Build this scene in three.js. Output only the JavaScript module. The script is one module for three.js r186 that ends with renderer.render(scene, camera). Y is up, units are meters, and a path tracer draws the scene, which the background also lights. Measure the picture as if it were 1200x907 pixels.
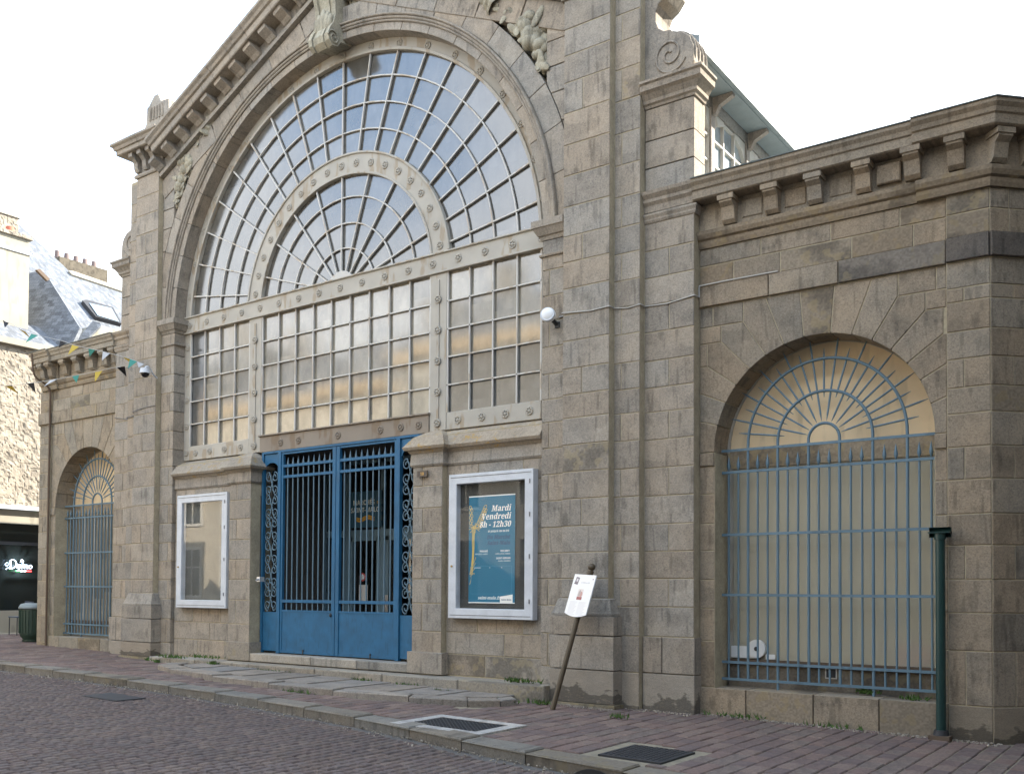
import * as THREE from 'three';
import { mergeGeometries } from 'three/addons/utils/BufferGeometryUtils.js';

// ---------------------------------------------------------------- camera, sky, sun, exposure
const scene = new THREE.Scene();
const W = 1200, H = 907, FPX = 1129, V0 = 662.3;            // photograph size, focal length and principal row in its pixels
const camera = new THREE.PerspectiveCamera(2 * Math.atan(V0 / FPX) * 180 / Math.PI, W / (2 * V0), 0.1, 600);
camera.setViewOffset(W, 2 * V0, 0, 0, W, H);                // rising front of the lens: verticals stay nearly upright
camera.position.set(11.5, 1.6, 11.2);
camera.rotation.set(THREE.MathUtils.degToRad(1.48), THREE.MathUtils.degToRad(35.64), THREE.MathUtils.degToRad(0.34), 'YXZ');
scene.add(camera);

const SUN = new THREE.Vector3(0.46, 0.50, -0.73).normalize();
const sun = new THREE.DirectionalLight(new THREE.Color().setRGB(1, 0.93, 0.82), 3.1);
sun.position.copy(SUN).multiplyScalar(70);
sun.castShadow = true;
sun.shadow.mapSize.set(4096, 4096);
Object.assign(sun.shadow.camera, { left: -45, right: 45, top: 45, bottom: -45, near: 1, far: 200 });
scene.add(sun, sun.target);

const renderer = new THREE.WebGLRenderer({ antialias: true });
renderer.toneMapping = THREE.LinearToneMapping;
renderer.toneMappingExposure = 6.1;
renderer.shadowMap.enabled = true;
renderer.setSize(1024, 773);

function rng(seed) { let a = seed >>> 0; return () => { a = (a + 0x6D2B79F5) | 0; let t = Math.imul(a ^ (a >>> 15), 1 | a); t = (t + Math.imul(t ^ (t >>> 7), 61 | t)) ^ t; return ((t ^ (t >>> 14)) >>> 0) / 4294967296; }; }
const R = rng(7);
const rr = (a, b) => a + (b - a) * R();
const lerp = (a, b, t) => a + (b - a) * t, clamp = (x, a, b) => Math.min(b, Math.max(a, x)), sm = (a, b, x) => { const t = clamp((x - a) / (b - a), 0, 1); return t * t * (3 - 2 * t); };
const PI = Math.PI;

// tileable value noise on a lattice of p x p cells
const lat = {};
function vnoise(x, y, p, s) {
  const key = p * 131 + s; let l = lat[key];
  if (!l) { const r = rng(key + 11); l = lat[key] = Float32Array.from({ length: p * p }, r); }
  const xi = Math.floor(x), yi = Math.floor(y), fx = x - xi, fy = y - yi, u = fx * fx * (3 - 2 * fx), v = fy * fy * (3 - 2 * fy);
  const m = (k) => ((k % p) + p) % p, a = m(xi), b = m(xi + 1), c = m(yi) * p, d = m(yi + 1) * p;
  return lerp(lerp(l[c + a], l[c + b], u), lerp(l[d + a], l[d + b], u), v);
}
const fbm = (u, v, p, oct, s) => { let t = 0, a = 0.5, n = 0; for (let i = 0; i < oct; i++) { t += a * vnoise(u * p, v * p, p, s + i); n += a; a *= 0.5; p *= 2; } return t / n; };

{ // the sky: clear air, pale with haze towards the sun and the horizon, a few thin veils
  const w = 512, h = 256, data = new Float32Array(w * h * 4);
  for (let j = 0; j < h; j++) for (let i = 0; i < w; i++) {
    const phi = ((i + 0.5) / w - 0.5) * 2 * PI, th = ((j + 0.5) / h - 0.5) * PI;
    const d = new THREE.Vector3(Math.cos(phi) * Math.cos(th), Math.sin(th), Math.sin(phi) * Math.cos(th));
    const e = Math.max(d.y, 0), c = clamp(d.dot(SUN), -1, 1);
    const t = Math.pow(1 - e, 3.2), g = Math.pow((c + 1) / 2, 3.0), aur = Math.pow(Math.max(c, 0), 24);
    const veil = sm(0.44, 0.60, fbm(i / w, j / h, 16, 4, 288)) * 0.85 * sm(0.02, 0.2, d.y);
    const rgb = [0.14, 0.29, 0.53].map((z, k) => { let v = lerp(z, [0.92, 0.95, 0.97][k], t); v += g * [0.20, 0.195, 0.185][k] + aur * [0.45, 0.42, 0.37][k]; v = lerp(v, [0.70, 0.72, 0.74][k], veil); return v * 0.8; });
    const o = (j * w + i) * 4, low = d.y < 0 ? clamp(-d.y * 6, 0, 1) : 0;
    for (let k = 0; k < 3; k++) data[o + k] = lerp(rgb[k], [0.3, 0.29, 0.27][k], low);
    data[o + 3] = 1;
  }
  const sky = new THREE.DataTexture(data, w, h, THREE.RGBAFormat, THREE.FloatType);
  sky.mapping = THREE.EquirectangularReflectionMapping; sky.magFilter = sky.minFilter = THREE.LinearFilter; sky.needsUpdate = true;
  scene.background = sky; scene.environment = sky;
}

// ---------------------------------------------------------------- textures and materials
function tex(n, fn, srgb = true, h = n) {
  const d = new Uint8Array(n * h * 4);
  for (let j = 0; j < h; j++) for (let i = 0; i < n; i++) { const c = fn(i / n, j / h), o = (j * n + i) * 4; for (let k = 0; k < 3; k++) d[o + k] = clamp(Math.round(255 * (Array.isArray(c) ? c[k] : c)), 0, 255); d[o + 3] = 255; }
  const t = new THREE.DataTexture(d, n, h, THREE.RGBAFormat); t.wrapS = t.wrapT = THREE.RepeatWrapping; t.magFilter = THREE.LinearFilter; t.minFilter = THREE.LinearMipmapLinearFilter; t.generateMipmaps = true;
  if (srgb) t.colorSpace = THREE.SRGBColorSpace; t.needsUpdate = true; return t;
}
const toS = (v) => Math.pow(clamp(v, 0, 1), 1 / 2.2);
const TS = 2.4;                                             // metres covered by a stone texture
const graniteT = tex(1024, (u, v) => {
  const f = vnoise(u * 256, v * 256, 256, 1), g = vnoise(u * 128, v * 128, 128, 2), b = fbm(u, v, 5, 5, 3), p = fbm(u, v, 24, 3, 9);
  let k = 0.82 + 0.26 * (f - 0.5) + 0.15 * (g - 0.5) + 0.30 * (b - 0.5) + 0.14 * (p - 0.5);
  if (f < 0.13) k -= 0.13; if (f > 0.9) k += 0.08;
  const st = sm(0.60, 0.82, 0.6 * vnoise(u * 44, v * 5, 44, 21) + 0.4 * vnoise(u * 90, v * 14, 90, 23)) * 0.26 + sm(0.54, 0.72, fbm(u, v, 10, 4, 25)) * 0.16;
  k *= 1 - st; const w = (b - 0.5) * 0.10;
  return [toS(k * (1 + w)), toS(k), toS(k * (1 - w * 1.4))];
});
const graniteB = tex(512, (u, v) => 0.5 + 0.5 * (vnoise(u * 128, v * 128, 128, 1) - 0.5) + 0.5 * (fbm(u, v, 16, 3, 5) - 0.5), false);
const stainT = tex(512, (u, v) => {                          // granite with dark crusts and lichen of irregular outline
  const f = vnoise(u * 128, v * 128, 128, 61), b = fbm(u, v, 6, 5, 63), s = sm(0.44, 0.62, b), l = sm(0.62, 0.70, fbm(u, v, 20, 4, 66));
  const k = (0.74 + 0.3 * (f - 0.5)) * lerp(1, 0.60, s);
  return [toS(lerp(k, 0.85, l * 0.5)), toS(lerp(k * 0.99, 0.80, l * 0.5)), toS(lerp(k * 0.97, 0.6, l * 0.5))];
});
const dampT = tex(512, (u, v) => {                            // granite whose foot is black with damp up to a ragged tide line
  const f = vnoise(u * 128, v * 128, 128, 161), n = fbm(u, v, 9, 5, 163), line = 0.30 + 0.55 * (fbm(u, 0.37, 7, 4, 167) - 0.5) + 0.5 * (n - 0.5), s = 1 - sm(line - 0.03, line + 0.07, v);
  const k = (0.80 + 0.26 * (f - 0.5) + 0.2 * (n - 0.5)) * lerp(1, 0.42, s), w = sm(0.66, 0.72, fbm(u, v, 30, 3, 169)) * s * 0.4; return [toS(lerp(k, 0.8, w)), toS(lerp(k * 0.99, 0.76, w)), toS(lerp(k * 0.97, 0.66, w))];
});
const lichenT = tex(512, (u, v) => { const f = vnoise(u * 128, v * 128, 128, 171), b = fbm(u, v, 6, 5, 173), y = sm(0.61, 0.69, fbm(u, v, 22, 4, 175)) * sm(0.35, 0.8, f) * 0.8, k = 0.78 + 0.28 * (f - 0.5) + 0.4 * (b - 0.5); return [toS(lerp(k, 0.9, y)), toS(lerp(k * 0.99, 0.66, y)), toS(lerp(k * 0.96, 0.2, y))]; });
const bluePaintT = tex(512, (u, v) => { const b = fbm(u, v, 8, 5, 181), s = 0.5 * vnoise(u * 60, v * 7, 60, 183) + 0.5 * vnoise(u * 30, v * 12, 30, 185), c = sm(0.80, 0.84, fbm(u, v, 48, 3, 187)); const k = 0.86 + 0.34 * (b - 0.5) - 0.16 * sm(0.6, 0.8, s); return [toS(lerp(k, 1, c)), toS(lerp(k, 0.9, c)), toS(lerp(k, 0.75, c))]; });
const settT = tex(256, (u, v) => { const k = 0.8 + 0.4 * (vnoise(u * 64, v * 64, 64, 31) - 0.5) + 0.4 * (fbm(u, v, 8, 4, 33) - 0.5); return [toS(k), toS(k * 0.985), toS(k * 0.98)]; });
const mortarT = tex(256, (u, v) => { const k = 0.75 + 0.35 * (fbm(u, v, 16, 4, 51) - 0.5) + 0.2 * (vnoise(u * 128, v * 128, 128, 52) - 0.5); return [toS(k), toS(k * 0.98), toS(k * 0.95)]; });
const plasterT = tex(512, (u, v) => { const b = fbm(u, v, 4, 6, 71), s = sm(0.5, 0.75, fbm(u * 2, v * 0.4, 12, 4, 77)); const k = 0.86 + 0.25 * (b - 0.5) - 0.16 * s; return [toS(k), toS(k * 0.985), toS(k * 0.96)]; });
const roughT = tex(512, (u, v) => { const b = fbm(u, v, 14, 5, 81), c = vnoise(u * 40, v * 40, 40, 84); const k = 0.82 + 0.45 * (b - 0.5) - 0.22 * sm(0.62, 0.8, c); return [toS(k), toS(k * 0.96), toS(k * 0.9)]; });
const roughB = tex(512, (u, v) => clamp(fbm(u, v, 14, 5, 81) * 1.3 - 0.35 * sm(0.55, 0.8, vnoise(u * 40, v * 40, 40, 84)), 0, 1), false);
const slateT = tex(512, (u, v) => { const row = Math.floor(v * 24), x = u * 16 + (row % 2) * 0.5, c = vnoise(Math.floor(x) + 0.01, row + 0.01, 48, 91), f = vnoise(u * 128, v * 128, 128, 93), ed = (v * 24 % 1) < 0.10 || (x % 1) < 0.06 ? 0.75 : 1; const k = (0.66 + 0.42 * (c - 0.5) + 0.3 * (f - 0.5)) * ed; return [toS(k * 0.97), toS(k), toS(k * 1.04)]; });
const paintT = tex(256, (u, v) => { const k = 0.9 + 0.2 * (fbm(u, v, 8, 5, 101) - 0.5) + 0.06 * (vnoise(u * 64, v * 64, 64, 103) - 0.5); return [toS(k), toS(k), toS(k)]; });
const rustPaintT = tex(512, (u, v) => { const b = fbm(u, v, 10, 5, 111), s = sm(0.58, 0.72, fbm(u, v * 0.35, 18, 4, 113)); const k = 0.9 + 0.22 * (b - 0.5); return [toS(lerp(k, 0.62, s * 0.55)), toS(lerp(k * 0.985, 0.5, s * 0.6)), toS(lerp(k * 0.96, 0.38, s * 0.65))]; });
const wavyB = tex(256, (u, v) => 0.5 + 0.45 * Math.sin(u * 2 * PI * 48) * 0.35 + 0.8 * (fbm(u, v, 8, 4, 121) - 0.5), false);
const glassR = tex(256, (u, v) => 0.35 + 0.5 * fbm(u, v, 8, 4, 131), false);
const glassT = tex(512, (u, v) => { const b = fbm(u, v * 0.5, 8, 5, 141), d = sm(0.66, 0.74, fbm(u, v, 40, 3, 143)); const k = 0.82 + 0.75 * (b - 0.5) + 0.3 * d * 0.4; return [toS(k), toS(k * 0.99), toS(k * 0.97)]; });

const C3 = (r, g, b) => new THREE.Color().setRGB(r, g, b);
const mk = (o, P = THREE.MeshStandardMaterial) => new P(o);
const rep = (t, r) => { const c = t.clone(); c.repeat.set(r, r); c.needsUpdate = true; return c; };
const M = {
  stone: mk({ map: graniteT, bumpMap: graniteB, bumpScale: 0.0035, vertexColors: true, roughness: 0.92 }),
  stained: mk({ map: stainT, bumpMap: graniteB, bumpScale: 0.004, vertexColors: true, roughness: 0.95 }),
  damp: mk({ map: dampT, bumpMap: graniteB, bumpScale: 0.004, vertexColors: true, roughness: 0.95 }),
  lichen: mk({ map: lichenT, bumpMap: graniteB, bumpScale: 0.004, vertexColors: true, roughness: 0.95 }),
  mortar: mk({ map: mortarT, color: C3(0.50, 0.43, 0.30), roughness: 1 }),
  carved: mk({ map: graniteT, color: C3(0.44, 0.395, 0.29), roughness: 0.95 }),
  frame: mk({ map: rustPaintT, color: C3(0.45, 0.42, 0.36), roughness: 0.75 }),
  frameW: mk({ map: rustPaintT, color: C3(0.60, 0.58, 0.535), roughness: 0.7 }),
  lintel: mk({ map: rustPaintT, color: C3(0.28, 0.235, 0.185), roughness: 0.85 }),
  obscure: mk({ map: glassT, color: C3(0.30, 0.268, 0.21), roughness: 0.075, bumpMap: wavyB, bumpScale: 0.0003, ior: 2.1 }, THREE.MeshPhysicalMaterial),
  fanPane: mk({ map: glassT, color: C3(0.105, 0.098, 0.084), roughness: 0.14, bumpMap: wavyB, bumpScale: 0.0003, ior: 2.2 }, THREE.MeshPhysicalMaterial),
  clerestory: mk({ map: glassT, color: C3(0.42, 0.50, 0.56), roughness: 0.1, ior: 2.1 }, THREE.MeshPhysicalMaterial),  // brightness of the sky in these panes is put into the pale blue
  darkPane: mk({ map: glassT, color: C3(0.115, 0.115, 0.11), roughness: 0.13, bumpMap: wavyB, bumpScale: 0.0006, ior: 1.9 }, THREE.MeshPhysicalMaterial),
  pane: mk({ color: C3(1, 1, 1), roughness: 0.02, transmission: 1, thickness: 0, ior: 1.5 }, THREE.MeshPhysicalMaterial),
  houseGlass: mk({ color: C3(0.012, 0.015, 0.014), roughness: 0.04, ior: 1.4 }, THREE.MeshPhysicalMaterial),
  blue: mk({ map: bluePaintT, color: C3(0.014, 0.118, 0.235), roughness: 0.62 }),
  blueLight: mk({ map: bluePaintT, color: C3(0.125, 0.205, 0.255), roughness: 0.55 }),
  white: mk({ map: paintT, color: C3(0.62, 0.64, 0.66), roughness: 0.45 }),
  greenPipe: mk({ map: paintT, color: C3(0.012, 0.045, 0.04), roughness: 0.35 }),
  darkGreen: mk({ map: paintT, color: C3(0.02, 0.045, 0.03), roughness: 0.5 }),
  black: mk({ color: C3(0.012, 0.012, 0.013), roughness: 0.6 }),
  darkIron: mk({ map: paintT, color: C3(0.05, 0.05, 0.052), roughness: 0.6, metalness: 0.4 }),
  slate: mk({ map: slateT, color: C3(0.185, 0.195, 0.21), roughness: 0.8 }),
  zinc: mk({ map: paintT, color: C3(0.22, 0.26, 0.268), roughness: 0.6 }),
  plaster: mk({ map: plasterT, color: C3(0.35, 0.325, 0.265), roughness: 1 }),
  rough: mk({ map: roughT, bumpMap: roughB, bumpScale: 0.05, color: C3(0.32, 0.29, 0.245), roughness: 1 }),
  sett: mk({ map: settT, vertexColors: true, color: C3(1, 1, 1), roughness: 0.9 }),
  wood: mk({ map: rustPaintT, color: C3(0.13, 0.09, 0.06), roughness: 0.8 }),
  blind: mk({ map: plasterT, color: C3(0.90, 0.71, 0.46), roughness: 1 }),
};

// ---------------------------------------------------------------- shape helpers
const used = {};
const numbered = (n) => { used[n] = (used[n] ?? -1) + 1; return used[n] ? n + '_' + String(used[n]).padStart(3, '0') : n; };
function shadowed(m) { m.castShadow = m.receiveShadow = true; return m; }
function add(name, geo, mat, parent) { const m = shadowed(new THREE.Mesh(geo, mat)); m.name = name; parent.add(m); return m; }
function part(name, parent) { const g = new THREE.Group(); g.name = name; parent.add(g); return g; }
function thing(name, label, category, base = [0, 0, 0], group) {            // a Group at the thing's base; its parts are written in world metres and moved by settle()
  const g = new THREE.Group(); g.name = numbered(name); g.userData = { label, category }; if (group) g.userData.group = group;
  g.base = base; scene.add(g); return g;
}
function settle(g) { g.position.set(...g.base); for (const c of g.children) { c.position.x -= g.base[0]; c.position.y -= g.base[1]; c.position.z -= g.base[2]; } delete g.base; return g; }
function tagS(o) { o.userData.kind = 'structure'; return o; }

const gy = (x) => 0.185 - 0.0165 * clamp(x, -20, 16);         // the pavement falls gently to the east

// uv in metres by the way each face points; flat, unindexed
function boxUV(geo, scale = TS, du = 0, dv = 0) {
  const g = geo.index ? geo.toNonIndexed() : geo, p = g.attributes.position, n = p.count, uv = new Float32Array(n * 2);
  const a = new THREE.Vector3(), b = new THREE.Vector3(), c = new THREE.Vector3();
  for (let i = 0; i < n; i += 3) {
    a.fromBufferAttribute(p, i); b.fromBufferAttribute(p, i + 1).sub(a); c.fromBufferAttribute(p, i + 2).sub(a); b.cross(c);
    const x = Math.abs(b.x), y = Math.abs(b.y), z = Math.abs(b.z);
    for (let k = 0; k < 3; k++) {
      const X = p.getX(i + k), Y = p.getY(i + k), Z = p.getZ(i + k);
      const [s, t] = y >= x && y >= z ? [X, Z] : x > z ? [Z, Y] : [X, Y];
      uv[(i + k) * 2] = (s + du) / scale; uv[(i + k) * 2 + 1] = (t + dv) / scale;
    }
  }
  g.setAttribute('uv', new THREE.BufferAttribute(uv, 2)); return g;
}
function paintG(g, rgb) { const n = g.attributes.position.count, c = new Float32Array(n * 3); for (let i = 0; i < n; i++) c.set(rgb, i * 3); g.setAttribute('color', new THREE.BufferAttribute(c, 3)); return g; }
function geoOf(tris) { const g = new THREE.BufferGeometry(); g.setAttribute('position', new THREE.BufferAttribute(Float32Array.from(tris.flat(2)), 3)); g.computeVertexNormals(); return g; }
function cleanMerge(list) { return mergeGeometries(list.map((g) => { const h = g.index ? g.toNonIndexed() : g; for (const k of Object.keys(h.attributes)) if (!['position', 'normal', 'uv'].includes(k)) h.deleteAttribute(k); if (!h.attributes.uv) h.setAttribute('uv', new THREE.BufferAttribute(new Float32Array(h.attributes.position.count * 2), 2)); return h; })); }
function box(x0, x1, y0, y1, z0, z1, scale = TS) { const g = new THREE.BoxGeometry(x1 - x0, y1 - y0, z1 - z0); g.translate((x0 + x1) / 2, (y0 + y1) / 2, (z0 + z1) / 2); return boxUV(g, scale, R() * 9, R() * 9); }
const area2 = (p) => p.reduce((s, a, i) => { const b = p[(i + 1) % p.length]; return s + a[0] * b[1] - b[0] * a[1]; }, 0) / 2;
function inset(p, d) {
  const n = p.length, out = [];
  for (let i = 0; i < n; i++) {
    const a = p[(i + n - 1) % n], b = p[i], c = p[(i + 1) % n];
    let e = [b[0] - a[0], b[1] - a[1]], f = [c[0] - b[0], c[1] - b[1]]; const le = Math.hypot(...e) || 1, lf = Math.hypot(...f) || 1; e = [e[0] / le, e[1] / le]; f = [f[0] / lf, f[1] / lf];
    const n1 = [-e[1], e[0]], n2 = [-f[1], f[0]], k = 1 + n1[0] * n2[0] + n1[1] * n2[1], s = d / Math.max(k, 0.35);
    out.push([b[0] + (n1[0] + n2[0]) * s, b[1] + (n1[1] + n2[1]) * s]);
  }
  return out;
}
// a stone: polygon in the xy plane, from z0 to z1, with an open joint around it and a worn arris on its face
function prism(poly, z0, z1, gap = 0.009, bev = 0.007) {
  if (area2(poly) < 0) poly = poly.slice().reverse();
  const A = inset(poly, gap / 2), B = inset(poly, gap / 2 + bev), n = A.length, T = [];
  const V = (p, z) => [p[0], p[1], z];
  for (const [i, j, k] of THREE.ShapeUtils.triangulateShape(B.map((p) => new THREE.Vector2(...p)), [])) { const t = [V(B[i], z1), V(B[j], z1), V(B[k], z1)]; T.push(area2([B[i], B[j], B[k]]) < 0 ? [t[0], t[2], t[1]] : t); }
  for (let i = 0; i < n; i++) {
    const j = (i + 1) % n, q = (a, b, c, d) => T.push([a, b, c], [a, c, d]);
    q(V(A[i], z1 - bev), V(A[j], z1 - bev), V(B[j], z1), V(B[i], z1));
    q(V(A[i], z0), V(A[j], z0), V(A[j], z1 - bev), V(A[i], z1 - bev));
  }
  return geoOf(T);
}
const rect = (x0, x1, y0, y1) => [[x0, y0], [x1, y0], [x1, y1], [x0, y1]];
function clipX(poly, x, keepLess) { const out = [], n = poly.length, ins = (p) => keepLess ? p[0] <= x + 1e-9 : p[0] >= x - 1e-9; for (let i = 0; i < n; i++) { const a = poly[i], b = poly[(i + 1) % n], ia = ins(a), ib = ins(b); if (ia) out.push(a); if (ia !== ib) { const t = (x - a[0]) / (b[0] - a[0]); out.push([x, a[1] + (b[1] - a[1]) * t]); } } return out; }
// a moulding: profile of [projection, height] swept along a plan path of [x, z]; outward is to the left of the way it runs when x grows to the right
function sweep(profile, path, capped = true) {
  const nrm = path.map((p, i) => {
    const d = (a, b) => { const l = Math.hypot(b[0] - a[0], b[1] - a[1]); return [-(b[1] - a[1]) / l, (b[0] - a[0]) / l]; };
    const n1 = i ? d(path[i - 1], p) : null, n2 = i < path.length - 1 ? d(p, path[i + 1]) : null;
    if (!n1) return n2; if (!n2) return n1; const k = 1 + n1[0] * n2[0] + n1[1] * n2[1]; return [(n1[0] + n2[0]) / k, (n1[1] + n2[1]) / k];
  });
  const P = (i, k) => [path[i][0] + nrm[i][0] * profile[k][0], profile[k][1], path[i][1] + nrm[i][1] * profile[k][0]];
  const T = [], m = profile.length;
  for (let i = 0; i < path.length - 1; i++) for (let k = 0; k < m; k++) { const l = (k + 1) % m; const a = P(i, k), b = P(i + 1, k), c = P(i + 1, l), d = P(i, l); T.push([a, b, c], [a, c, d]); }
  if (capped) { const tri = THREE.ShapeUtils.triangulateShape(profile.map((p) => new THREE.Vector2(...p)), []); for (const [a, b, c] of tri) { T.push([P(0, a), P(0, b), P(0, c)]); const e = path.length - 1; T.push([P(e, a), P(e, c), P(e, b)]); } }
  return boxUV(geoOf(T), TS, R() * 9, R() * 9);
}
function bar(a, b, w, d = w, up = [0, 0, 1]) {                // a straight bar of rectangular section w x d from a to b; d is measured along `up`
  const A = new THREE.Vector3(...a), B = new THREE.Vector3(...b), y = B.clone().sub(A), l = y.length(); y.normalize();
  const z = new THREE.Vector3(...up), x = new THREE.Vector3().crossVectors(y, z).normalize(); z.crossVectors(x, y);
  const g = new THREE.BoxGeometry(w, l, d); g.applyMatrix4(new THREE.Matrix4().makeBasis(x, y, z).setPosition(A.add(B).multiplyScalar(0.5))); return boxUV(g, TS);
}
function rod(a, b, r0, r1 = r0, seg = 8) { const A = new THREE.Vector3(...a), B = new THREE.Vector3(...b), d = B.clone().sub(A); const g = new THREE.CylinderGeometry(r1, r0, d.length(), seg); g.applyQuaternion(new THREE.Quaternion().setFromUnitVectors(new THREE.Vector3(0, 1, 0), d.clone().normalize())); g.translate(...A.add(B).multiplyScalar(0.5).toArray()); return g; }
function tube(pts, r, seg = 24, rs = 6) { return new THREE.TubeGeometry(new THREE.CatmullRomCurve3(pts.map((p) => new THREE.Vector3(...p))), seg, r, rs); }
const turned = (g, axis, a, at = [0, 0, 0]) => { g.translate(-at[0], -at[1], -at[2]); g['rotate' + axis](a); g.translate(...at); return g; };
// flat ring sector in the xy plane with thickness
function arcPlate(cx, cy, ky, r0, r1, a0, a1, z0, z1, seg = 16) {
  const o = [], n = []; for (let i = 0; i <= seg; i++) { const a = lerp(a0, a1, i / seg); o.push([cx + r1 * Math.cos(a), cy + ky * r1 * Math.sin(a)]); n.push([cx + r0 * Math.cos(a), cy + ky * r0 * Math.sin(a)]); }
  return [...o, ...n.reverse()].map((p) => p);
}
// ---------------------------------------------------------------- the market hall
const hall = thing('market_hall', 'granite market hall with a huge arched window, low side wings and blue gates', 'building', [0, 0.19, 0]);
const stones = [];                                           // every ashlar is collected here, then hung under its part
const grey = [0.374, 0.319, 0.250], brown = [0.318, 0.256, 0.182], warm = [0.358, 0.299, 0.218];
function tint(base, v = 0.1) { const k = 1 + rr(-v, v) * 1.15, h = rr(-0.045, 0.045); return [base[0] * k * (1 + h), base[1] * k, base[2] * k * (1 - h * 1.2)]; }
const camP = camera.position;
function seenArea(g) { g.computeBoundingBox(); const b = g.boundingBox, c = b.getCenter(new THREE.Vector3()), s = b.getSize(new THREE.Vector3()), d2 = c.distanceToSquared(camP); return s.x * s.y / d2; }
function stone(parent, poly, z0, z1, o = {}) {
  const g = boxUV(prism(poly, z0, z1 + 0.003 + rr(-0.0015, 0.0025), o.gap ?? 0.013, o.bev ?? 0.005), TS, R() * 20, R() * 20);
  if (o.damp) { const p = g.attributes.position, uv = g.attributes.uv, ys = poly.map((q) => q[1]), a = Math.min(...ys), b = Math.max(...ys), du = R() * 5; for (let i = 0; i < p.count; i++) uv.setXY(i, (p.getX(i) + p.getZ(i) + du) / 1.3, clamp((p.getY(i) - a) / (b - a), 0.004, 0.996)); }
  paintG(g, o.rgb ?? tint(o.base ?? grey, o.v ?? 0.1)); if (o.matrix) g.applyMatrix4(o.matrix);
  stones.push({ g, parent, mat: o.damp ? M.damp : o.stained ? M.stained : M.stone, name: o.name ?? 'stone', score: (o.name ? 2 : 1) * seenArea(g) });
}
// a stack of courses between the levels, each split at the given fractions
function courses(parent, x0, x1, z0, z1, levels, o = {}) {
  for (let i = 0; i < levels.length - 1; i++) {
    const cuts = [x0, ...(o.cut ? o.cut(i) : []).map((t) => lerp(x0, x1, t)), x1];
    for (let k = 0; k < cuts.length - 1; k++) stone(parent, rect(cuts[k], cuts[k + 1], levels[i], levels[i + 1]), z0, z1, { ...o, stained: o.stain ? R() < o.stain(i) : false, damp: o.dampFoot && i === 0 });
  }
}
const LV = [1.02, 1.396, 1.755, 2.102, 2.45, 2.81, 3.17, 3.53, 3.886, 4.2, 4.548, 4.92, 5.275, 5.625, 5.98, 6.33, 6.73, 7.15, 7.57, 8.0, 8.42, 8.79, 9.15, 9.5];
const between = (a, b) => [a, ...LV.filter((y) => y > a + 0.12 && y < b - 0.12), b];

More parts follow.
